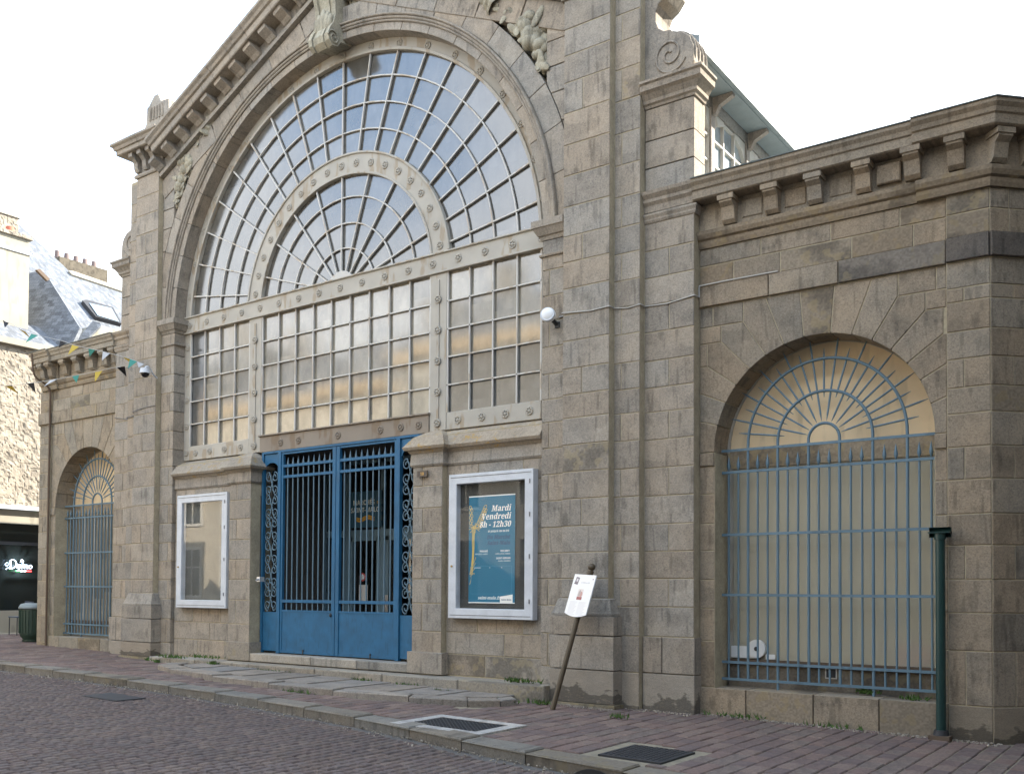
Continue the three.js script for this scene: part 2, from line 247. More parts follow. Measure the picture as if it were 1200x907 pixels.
// --- the side wings: arched opening, string course, bracketed cornice, corner pier with a chamfered corner
function wing(s, cx, li, lo, Rr, corner, sill, base) {       // s = +1 east, -1 west; li / lo = half widths towards the hall / the corner
  const X = (l) => cx + s * l, wall = part('wing_wall', hall);
  const ys = 3.33, tall = 1.835, w = s > 0 ? brown : warm, g0 = gy(cx) - 0.12;
  const fl = (poly) => poly.map(([x, y]) => [X(x), ys + y]);
  const D = -0.40, st = (poly, o = {}) => stone(wall, fl(poly), D, 0, { base: w, v: 0.11, stained: R() < 0.02, ...o });
  const arc = (a0, a1, n = 5) => Array.from({ length: n + 1 }, (_, i) => { const a = lerp(a0, a1, i / n) * PI / 180; return [Rr * Math.cos(a), Rr * Math.sin(a)]; });
  st([...arc(83, 97).reverse(), [0.205, tall], [-0.205, tall]].map((p) => p), { name: 'voussoir' });
  for (const q of [-1, 1]) {                                 // q = -1 towards the hall
    const E = q < 0 ? li : lo, J = [7, 18, 29, 40, 51, 62, 75, 90];
    const outer = [[[0.205, tall], [0.63, tall]], [[0.63, tall], [0.91, tall], [0.91, 1.58]], [[0.91, 1.58], [1.2, 1.58], [1.2, 1.375]], [[1.2, 1.375], [1.385, 1.375], [1.385, 1.09]], [[1.385, 1.09], [E, 1.09], [E, 0.76]], [[E, 0.76], [E, 0.4]], [[E, 0.4], [E, 0]]];
    for (let i = 0; i < 7; i++) {
      let poly = [...arc(90 - J[i + 1], 90 - J[i]), ...outer[i]]; poly = clipX(poly, E, true).map(([x, y]) => [q * x, y]);
      if (Math.abs(area2(poly)) > 0.01) st(poly, { name: 'voussoir' });
    }
    if (E > 0.95) { const m = Math.min(1.31, E); st(rect(0.91, m, 1.58, tall).map(([x, y]) => [q * x, y])); if (E > m + 0.05) st(rect(m, E, 1.58, tall).map(([x, y]) => [q * x, y])); }
    if (E > 1.24) st(rect(1.2, E, 1.375, 1.58).map(([x, y]) => [q * x, y]));
    if (E > 1.42) st(rect(1.385, E, 1.09, 1.375).map(([x, y]) => [q * x, y]));
    const jl = [sill, 0.98, 1.385, 1.74, 2.105, 2.44, 2.81, 3.16, ys];   // jamb
    for (let i = 0; i < jl.length - 1; i++) if (E > Rr + 0.02) stone(wall, rect(X(q * Rr), X(q * E), jl[i], jl[i + 1]).map((p) => p), D, i === 7 ? 0.018 : 0, { base: w, name: i === 7 ? 'impost' : 'stone', stained: i === 0 });
  }
  for (let k = 0, x = -li; x < lo - 0.01; k++) { const n = Math.min(lo, x + [0.62, 0.82, 0.74, 0.7, 0.8][k % 5]); stone(wall, rect(X(x), X(lo - n < 0.3 ? lo : n), g0, sill), -0.42, 0.03, { base: w, stained: k % 2 === 1, name: 'sill_stone' }); x = lo - n < 0.3 ? lo : n; }
  // above the arch: string course and two courses of ashlar
  for (let k = 0, x = -li; x < lo - 0.01; k++) { const n = lo - x < 1.35 ? lo : x + rr(0.75, 1.05); stone(wall, rect(X(x), X(n), 5.167, 5.434), -0.2, 0.035, { base: w, stained: s > 0 ? x > 0.2 : k === 1, rgb: s > 0 && x > 0.2 ? [0.25, 0.215, 0.175] : undefined, name: 'string_course' }); x = n; }
  for (const [y0, y1, sh] of [[5.434, 5.69, 0.1], [5.69, 5.91, 0.45]]) for (let x = -li, f = 1; x < lo - 0.01; f = 0) { let n = x + (f ? 0.35 + sh : rr(0.5, 0.85)); if (lo - n < 0.3) n = lo; stone(wall, rect(X(x), X(n), y0, y1), -0.2, 0, { base: w, v: 0.14, stained: R() < 0.12 }); x = n; }
  add('mortar_core', cleanMerge([box(Math.min(X(-li), X(-li + (li - Rr))), Math.max(X(-li), X(-Rr)), g0, ys, -0.38, -0.005), box(Math.min(X(Rr), X(lo)), Math.max(X(Rr), X(lo)), g0, ys, -0.38, -0.005), box(Math.min(X(-li), X(lo)), Math.max(X(-li), X(lo)), 5.0, 6.7, -0.5, -0.005), (() => { const sh = new THREE.Shape(fl([[-li, 0], ...arc(180, 0, 24), [lo, 0], [lo, tall - 0.1], [-li, tall - 0.1]].map((p, i, a) => (i && i < a.length - 3 ? [p[0] * 1.02, p[1] * 1.02] : p))).map((p) => new THREE.Vector2(...p))); const g = new THREE.ExtrudeGeometry(sh, { depth: 0.36, bevelEnabled: false }); g.translate(0, 0, -0.366); return boxUV(g); })()]), M.mortar, wall);
  // corner pier and the chamfer beyond it
  const pier = part('corner_pier', hall), x0 = X(lo), x1 = corner, cl = [g0, 0.40, 0.98, 1.385, 1.74, 2.105, 2.44, 2.81, 3.16, 3.52, 3.8, 4.11, 4.41, 4.73, 4.88, 5.167];
  const L2 = 1.5, ang = s > 0 ? PI / 4 : -PI / 4, mtx = new THREE.Matrix4().makeTranslation(x1, 0, 0.03).multiply(new THREE.Matrix4().makeRotationY(ang));
  const xa = Math.min(x0, x1), xb = Math.max(x0, x1);
  courses(pier, xa, xb, -0.3, 0.03, cl, { dampFoot: true, base: w, v: 0.12, cut: (i) => (i % 3 === 1 ? [0.4] : []), stain: (i) => (i < 1 ? 1 : 0.05) });
  courses(pier, s > 0 ? 0 : -L2, s > 0 ? L2 : 0, -0.25, 0, cl, { dampFoot: true, base: w, v: 0.12, matrix: mtx, cut: (i) => (i % 3 === 1 ? [0.18, 0.6] : i % 3 === 0 ? [0.45] : [0.3, 0.75]), stain: (i) => (i < 1 ? 1 : 0.05) });
  const dark = s > 0 ? [0.14, 0.118, 0.096] : w;
  stone(pier, rect(xa, xb, 5.167, 5.434), -0.3, 0.075, { rgb: dark, name: 'string_course' });
  stone(pier, rect(s > 0 ? -0.02 : -L2, s > 0 ? L2 : 0.02, 5.167, 5.434), -0.25, 0.045, { rgb: dark, matrix: mtx, name: 'string_course' });
  courses(pier, xa, xb, -0.3, 0.03, [5.434, 5.69, 5.91], { base: w, stain: () => 0.5 });
  courses(pier, s > 0 ? 0 : -L2, s > 0 ? L2 : 0, -0.25, 0, [5.434, 5.69, 5.91], { base: w, matrix: mtx, cut: () => [0.15, 0.5] });
  const c45 = Math.SQRT1_2, e = [x1 + s * L2 * c45, 0.03 - L2 * c45], back = [e[0] + s * 0.0, e[1] - 9];
  { const sh = new THREE.Shape([[xa, 0.012], [xb, 0.012]].map((p) => new THREE.Vector2(...p))); }
  add('mortar_core', (() => { const pts = s > 0 ? [[x0, 0.025], [x1 - 0.002, 0.025], [e[0] - 0.004, e[1] - 0.004], [e[0] - 0.012, back[1]], [x0 - 2.6, back[1]], [x0 - 2.6, -0.5], [x0, -0.5]] : [[x0, 0.025], [x0, -0.5], [x0 + 2.5, -0.5], [x0 + 2.5, back[1]], [e[0] + 0.012, back[1]], [e[0] + 0.004, e[1] - 0.004], [x1 + 0.002, 0.025]]; const g = new THREE.ExtrudeGeometry(new THREE.Shape(pts.map(([x, z]) => new THREE.Vector2(x, -z))), { depth: 6.4 - g0, bevelEnabled: false }); g.rotateX(-PI / 2); g.translate(0, g0, 0); return boxUV(g); })(), M.mortar, pier);
  courses(pier, -Math.abs(back[1] - e[1]) / 2, Math.abs(back[1] - e[1]) / 2, -0.1, 0, [g0, 0.98, 1.74, 2.44, 3.16, 3.8, 4.41, 5.167, 5.9], { base: w, matrix: new THREE.Matrix4().makeTranslation(e[0], 0, (e[1] + back[1]) / 2).multiply(new THREE.Matrix4().makeRotationY(s * PI / 2)), cut: (i) => [0.2 + (i % 2) * 0.1, 0.5, 0.8] });
  // cornice
  const cor = part('cornice', hall), jx = X(lo - 0.29), path0 = [[X(-li), 0], [jx, 0]], path1 = [[jx, 0.05], [x1 + (s < 0 ? 0.14 : 0), 0.05], [e[0], e[1]], back];
  const dir = (p) => (s > 0 ? p : p.slice().reverse());
  const bed = [[-0.1, 5.91], [0.025, 5.91], [0.04, 5.96], [0.042, 6.0], [0.07, 6.02], [0.09, 6.07], [0.09, 6.115], [0.04, 6.135], [-0.1, 6.135]];
  const corona = [[-0.15, 6.465], [0.21, 6.47], [0.23, 6.485], [0.23, 6.58], [0.25, 6.595], [0.26, 6.64], [0.29, 6.68], [0.29, 6.72], [-0.15, 6.75]];
  const paintS = (g, b, v = 0.06) => paintG(g, tint(b, v));
  for (const p of [path0, path1]) {
    add('bed_moulding', paintS(sweep(bed, dir(p)), [w[0] * 0.95, w[1] * 0.93, w[2] * 0.9]), M.stained, cor);
    add('corona', paintS(sweep(corona, dir(p)), w), M.stone, cor);
    add('lead_flashing', sweep([[-0.15, 6.753], [0.305, 6.722], [0.31, 6.732], [-0.15, 6.765]], dir(p)), M.zinc, cor);
    add('frieze', paintS(sweep([[-0.1, 6.136], [0.02, 6.136], [0.02, 6.464], [-0.1, 6.464]], dir(p)), w), M.stone, cor);
  }
  const brk = (m) => { const b = new THREE.Shape([[0, 6.14], [0.06, 6.14], [0.10, 6.18], [0.11, 6.25], [0.13, 6.33], [0.19, 6.375], [0.19, 6.462], [0, 6.462]].map((p) => new THREE.Vector2(...p))); const g = new THREE.ExtrudeGeometry(b, { depth: 0.165, bevelEnabled: false }); g.translate(0, 0, -0.0825); g.rotateY(-PI / 2); const c = new THREE.BoxGeometry(0.205, 0.06, 0.205); c.translate(0, 6.431, 0.1025); const u = boxUV(cleanMerge([g, c]), TS, R() * 9, R() * 9); u.applyMatrix4(m); u.computeVertexNormals(); return paintG(u, tint(w, 0.14)); };
  const bx = s > 0 ? [6.80, 7.35, 7.87, 8.42, 8.96] : [-8.78, -8.28, -7.78, -7.28, -6.78, -6.42];
  for (const x of bx) add('bracket', brk(new THREE.Matrix4().makeTranslation(x, 0, x > 8.9 || x < -8.7 ? 0.068 : 0.018)), M.stone, cor);
  add('bracket', brk(new THREE.Matrix4().makeTranslation(lerp(jx, x1, 0.58), 0, 0.068)), M.stone, cor);
  for (const t of [0.06, 0.42, 0.78, 1.14]) add('bracket', brk(new THREE.Matrix4().makeTranslation(x1 + s * t * c45, 0, 0.05 - t * c45).multiply(new THREE.Matrix4().makeRotationY(ang))), M.stone, cor);
  for (let i = 0; i < bx.length - 1; i++) { const m = (bx[i] + bx[i + 1]) / 2; add('frieze_panel', paintS(boxUV(prism(rect(m - 0.13, m + 0.13, 6.19, 6.41), 0, m > 8.65 || m < -8.55 ? 0.082 : 0.034, 0, 0.012)), w), M.stone, cor); }
  // flat roof behind the parapet
  add('wing_roof', boxUV((() => { const g = new THREE.BoxGeometry(Math.abs(e[0] - X(-li)), 0.12, 8.8); g.translate((e[0] + X(-li)) / 2, 6.5, -4.9); return g; })()), M.zinc, hall);
  return { X, wall, e };
}
wing(1, 7.858, 1.486, 1.417, 1.283, 9.71, 0.41, 0.05);
wing(-1, -7.55, 1.25, 1.40, 1.22, -9.40, 0.55, 0.3);

// --- the front of the hall, built for one side and mirrored by s
const YC = 6.5, KY = 0.965, RI = 4.17;
const P2 = (r, a) => [r * Math.cos(a), YC + KY * r * Math.sin(a)];
for (const s of [1, -1]) {
  const x = (a, b) => [Math.min(s * a, s * b), Math.max(s * a, s * b)];
  const pil = part('pilaster', hall), step = part('stepped_pier', hall), jamb = part('window_jamb', hall);
  const g = gy(s * 5) - 0.06, base = grey;
  // great pilaster
  courses(pil, ...x(4.57, 5.29), -0.1, 0.40, between(1.5, 9.55), { base, v: 0.08, cut: (i) => (i % 5 === 3 ? [0.42] : []), stain: (i) => 0.02 });
  const pp = (o) => { const [a, b] = x(4.57, 5.29); return [[a - o, -0.05], [a - o, 0.40 + o], [b + o, 0.40 + o], [b + o, -0.05]]; };
  const wrap = (prof) => { const [a, b] = x(4.57, 5.29); return sweep(prof, [[a, 0.0], [a, 0.40], [b, 0.40], [b, 0.0]]); };
  add('base_moulding', paintG(wrap([[-0.2, 1.27], [0.10, 1.27], [0.10, 1.30], [0.085, 1.325], [0.04, 1.46], [0.035, 1.485], [0.012, 1.498], [-0.2, 1.498]]), tint(base, 0.04)), M.stone, pil);
  { const [a, b] = x(4.45, 5.43); courses(pil, a, b, -0.05, 0.505, [g + 0.1, 0.577, 1.017, 1.27], { base, v: 0.07, dampFoot: true }); add('footing', paintG(box(a - 0.02, b + 0.02, g - 0.1, g + 0.1, -0.02, 0.53), [0.34, 0.29, 0.20]), M.stained, pil); }
  // two steps back to the wing
  courses(step, ...x(5.29, 5.672), -0.1, 0.28, [g - 0.06, 0.557, ...between(1.02, 9.55)], { dampFoot: true, base, v: 0.1, cut: (i) => (i % 2 ? [s > 0 ? 0.28 : 0.72] : []), stain: (i) => (i === 0 ? 1 : 0.03) });
  { const lv = [g - 0.06, 0.557, ...between(1.02, 6.34)], [a, b] = x(5.672, s > 0 ? 6.372 : 6.30);
    courses(step, a, b, -0.1, 0.16, lv.slice(2), { base, v: 0.1, cut: (i) => (i % 2 ? [0.5] : []), stain: () => 0.02 });
    courses(step, s > 0 ? a : a - 0.03, s > 0 ? b + 0.03 : b, -0.1, 0.20, lv.slice(0, 3), { dampFoot: true, base, v: 0.08, cut: (i) => (i ? [0.38] : []), stain: (i) => (i === 0 ? 1 : 0) });
    const aU = s > 0 ? a : a + 0.16; const mp = [[a, 0.16], [b, 0.16], [b, -0.14]], mpr = s > 0 ? mp : [[a, -0.14], [a, 0.16], [b, 0.16]];
    add('pier_moulding', paintG(sweep([[-0.1, 6.34], [0.01, 6.34], [0.025, 6.37], [0.025, 6.39], [0.045, 6.43], [0.045, 6.45], [0.01, 6.47], [-0.1, 6.475]], mpr), tint(base, 0.05)), M.stone, step);
    add('pier_moulding', paintG(sweep([[-0.1, 6.478], [0.012, 6.478], [0.02, 6.56], [0.05, 6.60], [0.05, 6.64], [0.09, 6.69], [0.10, 6.73], [-0.1, 6.76]], mpr), tint(base, 0.05)), M.stone, step);
    courses(step, aU, b, -0.16, 0.16, [6.76, 7.06, 7.42, 7.84], { base, v: 0.06 });
    add('pier_cap', paintG(sweep([[-0.1, 7.84], [0.015, 7.84], [0.025, 7.87], [0.05, 7.89], [0.055, 7.93], [0.10, 7.99], [0.14, 8.02], [0.145, 8.09], [0.17, 8.11], [0.17, 8.14], [-0.1, 8.17]], mpr.map(([q, z]) => [q === a ? aU : q, z])), tint(base, 0.04)), M.stone, step);
    add('pier_core', paintG(box(aU + 0.05, b - 0.05, 6.1, 8.16, -0.155, 0.10), base), M.stone, step);
    // scroll buttress on the cap
    const q = (u, y) => new THREE.Vector2(s > 0 ? u : -u + 0.16, y), sh = new THREE.Shape(); sh.moveTo(...q(5.66, 8.15).toArray());
    for (const p of [[6.30, 8.15], [6.34, 8.30], [6.33, 8.50], [6.28, 8.63], [6.17, 8.72], [6.05, 8.75], [6.02, 8.79], [5.93, 8.80], [5.84, 8.87], [5.80, 8.98], [5.80, 9.10], [5.84, 9.20], [5.94, 9.26], [6.02, 9.36], [6.02, 9.5], [5.9, 9.62], [5.66, 9.66]]) sh.lineTo(...q(...p).toArray());
    const sg = new THREE.ExtrudeGeometry(sh, { depth: 0.40, bevelEnabled: true, bevelSize: 0.015, bevelThickness: 0.02, bevelSegments: 2 }); sg.translate(0, 0, -0.27);
    const scr = add('scroll_buttress', paintG(boxUV(sg), tint(base, 0.03)), M.stone, step);
    const sp = []; for (let i = 0; i <= 40; i++) { const a2 = i / 40 * PI * 3.6 + 0.4, r = 0.25 * (1 - i / 46); sp.push([(s < 0 ? 0.16 : 0) + s * (6.02 + r * Math.cos(-a2) * 0.95), 8.47 + r * Math.sin(-a2), 0.155]); }
    add('volute', paintG(boxUV(tube(sp, 0.016, 70, 5)), base), M.stone, scr);
    for (let k = 0; k < 4; k++) { const zz = -0.22 + k * 0.105; add('flute', paintG(boxUV(tube([[6.31, 8.28], [6.345, 8.38], [6.345, 8.50], [6.295, 8.635], [6.18, 8.73], [6.05, 8.762]].map(([u, y]) => [s * u + (s < 0 ? 0.16 : 0), y, zz]), 0.022, 20, 5)), base), M.stone, scr); }
  }
  // jamb, impost
  courses(jamb, ...x(4.16, 4.57), 0.0, 0.29, [g, 0.577, ...between(1.02, 6.20)], { base, v: 0.1, cut: (i) => (i % 2 ? [s > 0 ? 0.3 : 0.7] : []), stain: () => 0.02 });
  stone(jamb, rect(...x(4.16, 4.57), 6.20, 6.40), 0, 0.29, { base });
  { const [a, b] = x(4.16, 4.56); const pth = s > 0 ? [[a, 0.05], [a, 0.29], [b, 0.29]] : [[a, 0.29], [b, 0.29], [b, 0.05]];
    add('impost', paintG(sweep([[-0.2, 6.40], [0.01, 6.40], [0.03, 6.45], [0.05, 6.46], [0.10, 6.55], [0.115, 6.56], [0.115, 6.655], [-0.2, 6.665]], pth), tint(base, 0.04)), M.stone, jamb);
    add('necking', paintG(sweep([[-0.1, 6.165], [0.03, 6.17], [0.035, 6.195], [0.01, 6.21], [-0.1, 6.21]], pth), tint(base, 0.04)), M.stone, jamb); }
  add('mortar_core', cleanMerge([box(...x(4.2, 4.55), g - 0.1, 6.3, 0.02, 0.285), box(...x(4.576, 5.284), g - 0.1, 9.6, -0.4, 0.395), box(...x(5.2, 5.666), g - 0.1, 9.6, -0.4, 0.275), box(...x(5.5, s > 0 ? 6.366 : 6.294), g - 0.1, 6.6, -0.4, 0.155)]), M.mortar, step);
}
// the arch: inner ring, moulding, voussoirs, recessed tympanum
{
  const arch = part('arch', hall), A0 = Math.asin((6.66 - YC) / (KY * 4.3));
  const ring = (r0, r1, n, z0, z1, name, clip, o = {}) => { for (let i = 0; i < n; i++) { const a = lerp(A0, PI - A0, i / n), b = lerp(A0, PI - A0, (i + 1) / n), q = []; for (let k = 0; k <= 4; k++) q.push(P2(r1, lerp(a, b, k / 4))); for (let k = 4; k >= 0; k--) q.push(P2(r0, lerp(a, b, k / 4))); let p = q; if (clip) { p = clipX(clipX(p, clip, true), -clip, false); } if (p.length > 2 && Math.abs(area2(p)) > 0.01) stone(arch, p, z0, z1, { base: grey, v: 0.07, name, gap: 0.008, ...o }); } };
  ring(RI, 4.305, 21, 0.0, 0.29, 'arch_stone', 4.568);
  ring(4.42, 4.73, 21, 0.05, 0.30, 'voussoir', 4.568);
  const mould = (r0, r1, z1, nm) => { const q = []; for (let k = 0; k <= 64; k++) q.push(P2(r1, lerp(A0, PI - A0, k / 64))); for (let k = 64; k >= 0; k--) q.push(P2(r0, lerp(A0, PI - A0, k / 64))); add(nm, paintG(boxUV(prism(q, 0.05, z1, 0, 0.012)), grey), M.stone, arch); };
  mould(4.30, 4.34, 0.325, 'arch_moulding'); mould(4.338, 4.385, 0.345, 'arch_moulding'); mould(4.383, 4.42, 0.372, 'arch_moulding');
  // flat strips between pilaster and spandrel
  for (const s of [1, -1]) { const xr = (y) => Math.max(4.22, Math.sqrt(Math.max(0, 4.735 ** 2 - ((y - YC) / KY) ** 2))), lv = [7.70, 8.0, 8.42, 8.79, 9.15, 9.52]; for (let i = 0; i < lv.length - 1; i++) { const q = []; for (let k = 0; k <= 4; k++) { const y = lerp(lv[i], lv[i + 1], k / 4), x = Math.min(xr(y), 4.56); q.push([s * x, y]); } q.push([s * 4.568, lv[i + 1]], [s * 4.568, lv[i]]); stone(arch, q, 0.05, 0.30, { base: grey, v: 0.06 }); } }
  // tympanum
  const rakeY = (x) => 11.62 - 0.464 * Math.abs(x), sh = new THREE.Shape(); const pts = [[-4.6, 6.6], [-4.6, rakeY(4.6)], [0, rakeY(0)], [4.6, rakeY(4.6)], [4.6, 6.6]];
  const hole = []; for (let k = 0; k <= 60; k++) hole.push(P2(4.24, PI * k / 60));
  sh.setFromPoints([...pts, ...hole].map((p) => new THREE.Vector2(...p)));
  const tg = new THREE.ExtrudeGeometry(sh, { depth: 0.18, bevelEnabled: false }); tg.translate(0, 0, -0.07); add('tympanum', paintG(boxUV(tg), [grey[0] * 0.98, grey[1] * 0.97, grey[2] * 0.95]), M.stone, arch);
  // band of blocks under the raking cornice
  const gab = part('gable_cornice', hall), sl = Math.atan(0.464), L = 11.2, cs = Math.cos(sl);
  for (const s of [1, -1]) {
    const mtx = new THREE.Matrix4().makeTranslation(0, s > 0 ? 11.82 : 11.62, 0).multiply(new THREE.Matrix4().makeRotationZ(-s * sl)), T = (g) => g.applyMatrix4(mtx);
    const run = (d0, d1) => (s > 0 ? [[d0, 0], [d1, 0]] : [[-d1, 0], [-d0, 0]]);
    for (let k = 0; k < 6; k++) { const a = 0.05 + k * 0.86; stone(gab, s > 0 ? rect(a, a + 0.85, -0.47, -0.1) : rect(-a - 0.85, -a, -0.47, -0.1), 0.1, 0.315, { base: grey, v: 0.06, matrix: mtx }); }
    add('raking_moulding', paintG(T(sweep([[0.1, -0.09], [0.40, -0.09], [0.41, -0.03], [0.36, 0.0], [0.36, 0.19], [0.1, 0.19]], run(0, 5.05))), tint(grey, 0.04)), M.stone, gab);
    for (let k = 0; k < 5; k++) add('raking_corona', paintG(T(sweep([[0.1, 0.19], [0.64, 0.185], [0.655, 0.20], [0.655, 0.31], [0.69, 0.325], [0.71, 0.37], [0.75, 0.41], [0.75, 0.455], [0.1, 0.47]], run(k ? k * 1.0 - 0.2 + 0.006 : 0, (k + 1) * 1.0 - 0.2))), tint(grey, 0.07)), M.stone, gab);
    for (let k = 0; k < 12; k++) { const a = 0.13 + k * 0.43, b = new THREE.Shape([[0.36, -0.02], [0.42, 0.0], [0.47, 0.05], [0.60, 0.115], [0.60, 0.184], [0.36, 0.184]].map((p) => new THREE.Vector2(...p))); const g2 = new THREE.ExtrudeGeometry(b, { depth: 0.19, bevelEnabled: false }); g2.translate(0, 0, -0.095); g2.rotateY(-PI / 2); g2.translate(s * (a + 0.08), 0, 0); add('modillion', paintG(T(boxUV(g2, TS, R() * 9, R() * 9)), tint(grey, 0.08)), M.stone, gab); }
    // horizontal return over the pilaster
    const [a, b] = s > 0 ? [4.57, 5.29] : [-5.29, -4.57], path = [[a, 0.0], [a, 0.40], [b, 0.40], [b, -0.4]], pth = s > 0 ? path : [[a, -0.4], [a, 0.40], [b, 0.40], [b, 0.0]];
    const cap = part('pilaster_cornice', hall);
    add('astragal', paintG(sweep([[-0.1, 9.55], [0.03, 9.55], [0.045, 9.58], [0.03, 9.62], [-0.1, 9.62]], pth), tint(grey, 0.04)), M.stone, cap);
    add('frieze', paintG(sweep([[-0.1, 9.62], [0.0, 9.62], [0.0, 9.97], [-0.1, 9.97]], pth), tint(grey, 0.04)), M.stone, cap);
    add('corona', paintG(sweep([[-0.1, 9.97], [0.26, 9.97], [0.28, 9.985], [0.28, 10.06], [0.31, 10.07], [0.33, 10.12], [0.37, 10.15], [0.37, 10.19], [-0.1, 10.22]], pth), tint(grey, 0.05)), M.stone, cap);
    const br = (m) => { const q = new THREE.Shape([[0, 9.64], [0.06, 9.64], [0.09, 9.70], [0.10, 9.80], [0.16, 9.87], [0.22, 9.89], [0.22, 9.968], [0, 9.968]].map((p) => new THREE.Vector2(...p))); const g3 = new THREE.ExtrudeGeometry(q, { depth: 0.12, bevelEnabled: false }); g3.translate(0, 0, -0.06); g3.rotateY(-PI / 2); g3.applyMatrix4(m); g3.computeVertexNormals(); return paintG(boxUV(g3, TS, R() * 9, R() * 9), tint(grey, 0.07)); };
    for (const t of [0.09, 0.36, 0.63]) add('bracket', br(new THREE.Matrix4().makeTranslation(a + t, 0, 0.40)), M.stone, cap);
    for (const zz of [0.28, 0.02]) add('bracket', br(new THREE.Matrix4().makeTranslation(s > 0 ? b : a, 0, zz).multiply(new THREE.Matrix4().makeRotationY(s * PI / 2))), M.stone, cap);
    add('bracket', br(new THREE.Matrix4().makeTranslation(s > 0 ? a : b, 0, 0.33).multiply(new THREE.Matrix4().makeRotationY(-s * PI / 2))), M.stone, cap);
    // acroterion
    const c = s * 4.86, ac = add('acroterion', paintG(boxUV(prism([[c - 0.42, 10.2], [c + 0.42, 10.2], [c + 0.40, 10.62], [c + 0.36, 10.66], [c + 0.34, 10.98], [c + 0.1, 11.0], [c, 11.17], [c - 0.1, 11.17], [c - 0.28, 11.0], [c - 0.34, 10.98], [c - 0.36, 10.66], [c - 0.40, 10.62]], -0.35, 0.28, 0, 0.02)), tint(grey, 0.03)), M.stone, cap);
    for (let k = -2; k <= 2; k++) add('acroterion_rib', paintG(boxUV(rod([c + k * 0.10, 10.68, 0.285], [c + k * 0.085, 10.93, 0.285], 0.025, 0.03, 6)), grey), M.stone, ac);
  }
  // keystone console with scroll and leaf
  const key = part('keystone', hall), prof = (o) => { const q = [[0.1, 10.50], [0.34, 10.46], [0.40, 10.36], [0.52, 10.33], [0.60, 10.40], [0.62, 10.50], [0.57, 10.62], [0.50, 10.72], [0.46, 10.86], [0.47, 11.05], [0.53, 11.25], [0.62, 11.42], [0.68, 11.6], [0.1, 11.6]].map(([z, y]) => new THREE.Vector2(z + o, y)); return new THREE.Shape(q); };
  const slab = (x0, x1, o) => { const g2 = new THREE.ExtrudeGeometry(prof(o), { depth: x1 - x0, bevelEnabled: false }); g2.rotateY(-PI / 2); g2.translate(x1, 0, 0); return boxUV(g2); };
  add('console', cleanMerge([slab(-0.3, -0.2, 0), slab(-0.2, -0.12, -0.035), slab(-0.12, 0.12, -0.012), slab(0.12, 0.2, -0.035), slab(0.2, 0.3, 0)]), M.carved, key); key.scale.x = 0.78;
  for (const sx of [-0.31, 0.31]) { const sp = []; for (let i = 0; i <= 30; i++) { const a = i / 30 * PI * 3.4, r = 0.12 * (1 - i / 34); sp.push([sx, 10.46 + r * Math.sin(a), 0.50 + r * Math.cos(a)]); } add('volute', boxUV(tube(sp, 0.016, 50, 5)), M.carved, key); }
  for (const [dx, y0, h, w2] of [[0, 10.58, 0.42, 0.10], [-0.11, 10.6, 0.34, 0.08], [0.11, 10.6, 0.34, 0.08], [-0.2, 10.62, 0.26, 0.06], [0.2, 10.62, 0.26, 0.06]]) { const lg = new THREE.SphereGeometry(1, 8, 8); lg.scale(w2, h / 2, 0.045); lg.rotateZ(-dx * 0.9); lg.translate(dx, y0 + h / 2, 0.505); add('acanthus_leaf', boxUV(lg), M.carved, key); }
  // fruit garlands in the spandrels
  for (const s of [1, -1]) {
    const G = [], Rg = rng(s + 50), rq = (a, b) => a + (b - a) * Rg();
    const big = s > 0 ? 1.3 : 1.1; const leaf = (x, y, z, l, a) => { l *= big; const q = new THREE.SphereGeometry(1, 6, 5); q.scale(l * 0.42, l, l * 0.16); q.rotateX(rq(-0.5, 0.5)); q.rotateZ(a); q.translate(x, y, z); G.push(q); };
    const ball = (x, y, z, r) => { r *= big; const q = new THREE.SphereGeometry(r, 8, 6); q.scale(1, rq(0.9, 1.2), 0.95); q.translate(x, y, z); G.push(q); };
    // hanging bunch: fruit on the outside, leaves between
    for (let i = 0; i < 95; i++) { const t = Math.sqrt(Rg()), y = lerp(8.66, 9.62, t), xin = Math.sqrt(Math.max(0, 4.76 * 4.76 - ((y - YC) / KY) ** 2)), x = lerp(xin + 0.07, Math.min(4.17, xin + 0.18 + 0.40 * t), Rg()); if (x > 4.18 || x < xin) continue; ball(s * x, y, 0.15 + rq(0, 0.14), rq(0.04, 0.068) * lerp(0.75, 1.3, t)); }
    for (let i = 0; i < 60; i++) { const t = Rg(), y = lerp(8.8, 9.66, t), xin = Math.sqrt(Math.max(0, 4.76 * 4.76 - ((y - YC) / KY) ** 2)), x = lerp(xin + 0.06, Math.min(4.17, xin + 0.2 + 0.42 * t), Rg()); if (x > 4.18 || x < xin) continue; leaf(s * x, y, 0.16 + rq(0, 0.17), rq(0.08, 0.13), rq(-1.5, 1.5)); }
    for (let i = 0; i < 9; i++) { const y = lerp(9.1, 9.6, Rg()), xin = Math.sqrt(4.76 * 4.76 - ((y - YC) / KY) ** 2); ball(s * Math.min(4.1, xin + rq(0.1, 0.3)), y, 0.29, rq(0.07, 0.095)); }
    // horn of plenty
    const hp = []; for (let i = 0; i <= 16; i++) { const t = i / 16, p = P2(4.83 + 0.10 * Math.sin(t * PI) + (1 - t) * 0.08, lerp(0.82, 1.10, t)); hp.push(new THREE.Vector3(s * p[0], p[1], 0.22)); }
    const hc = new THREE.CatmullRomCurve3(hp), hg = new THREE.TubeGeometry(hc, 40, 1, 9), pos = hg.attributes.position;
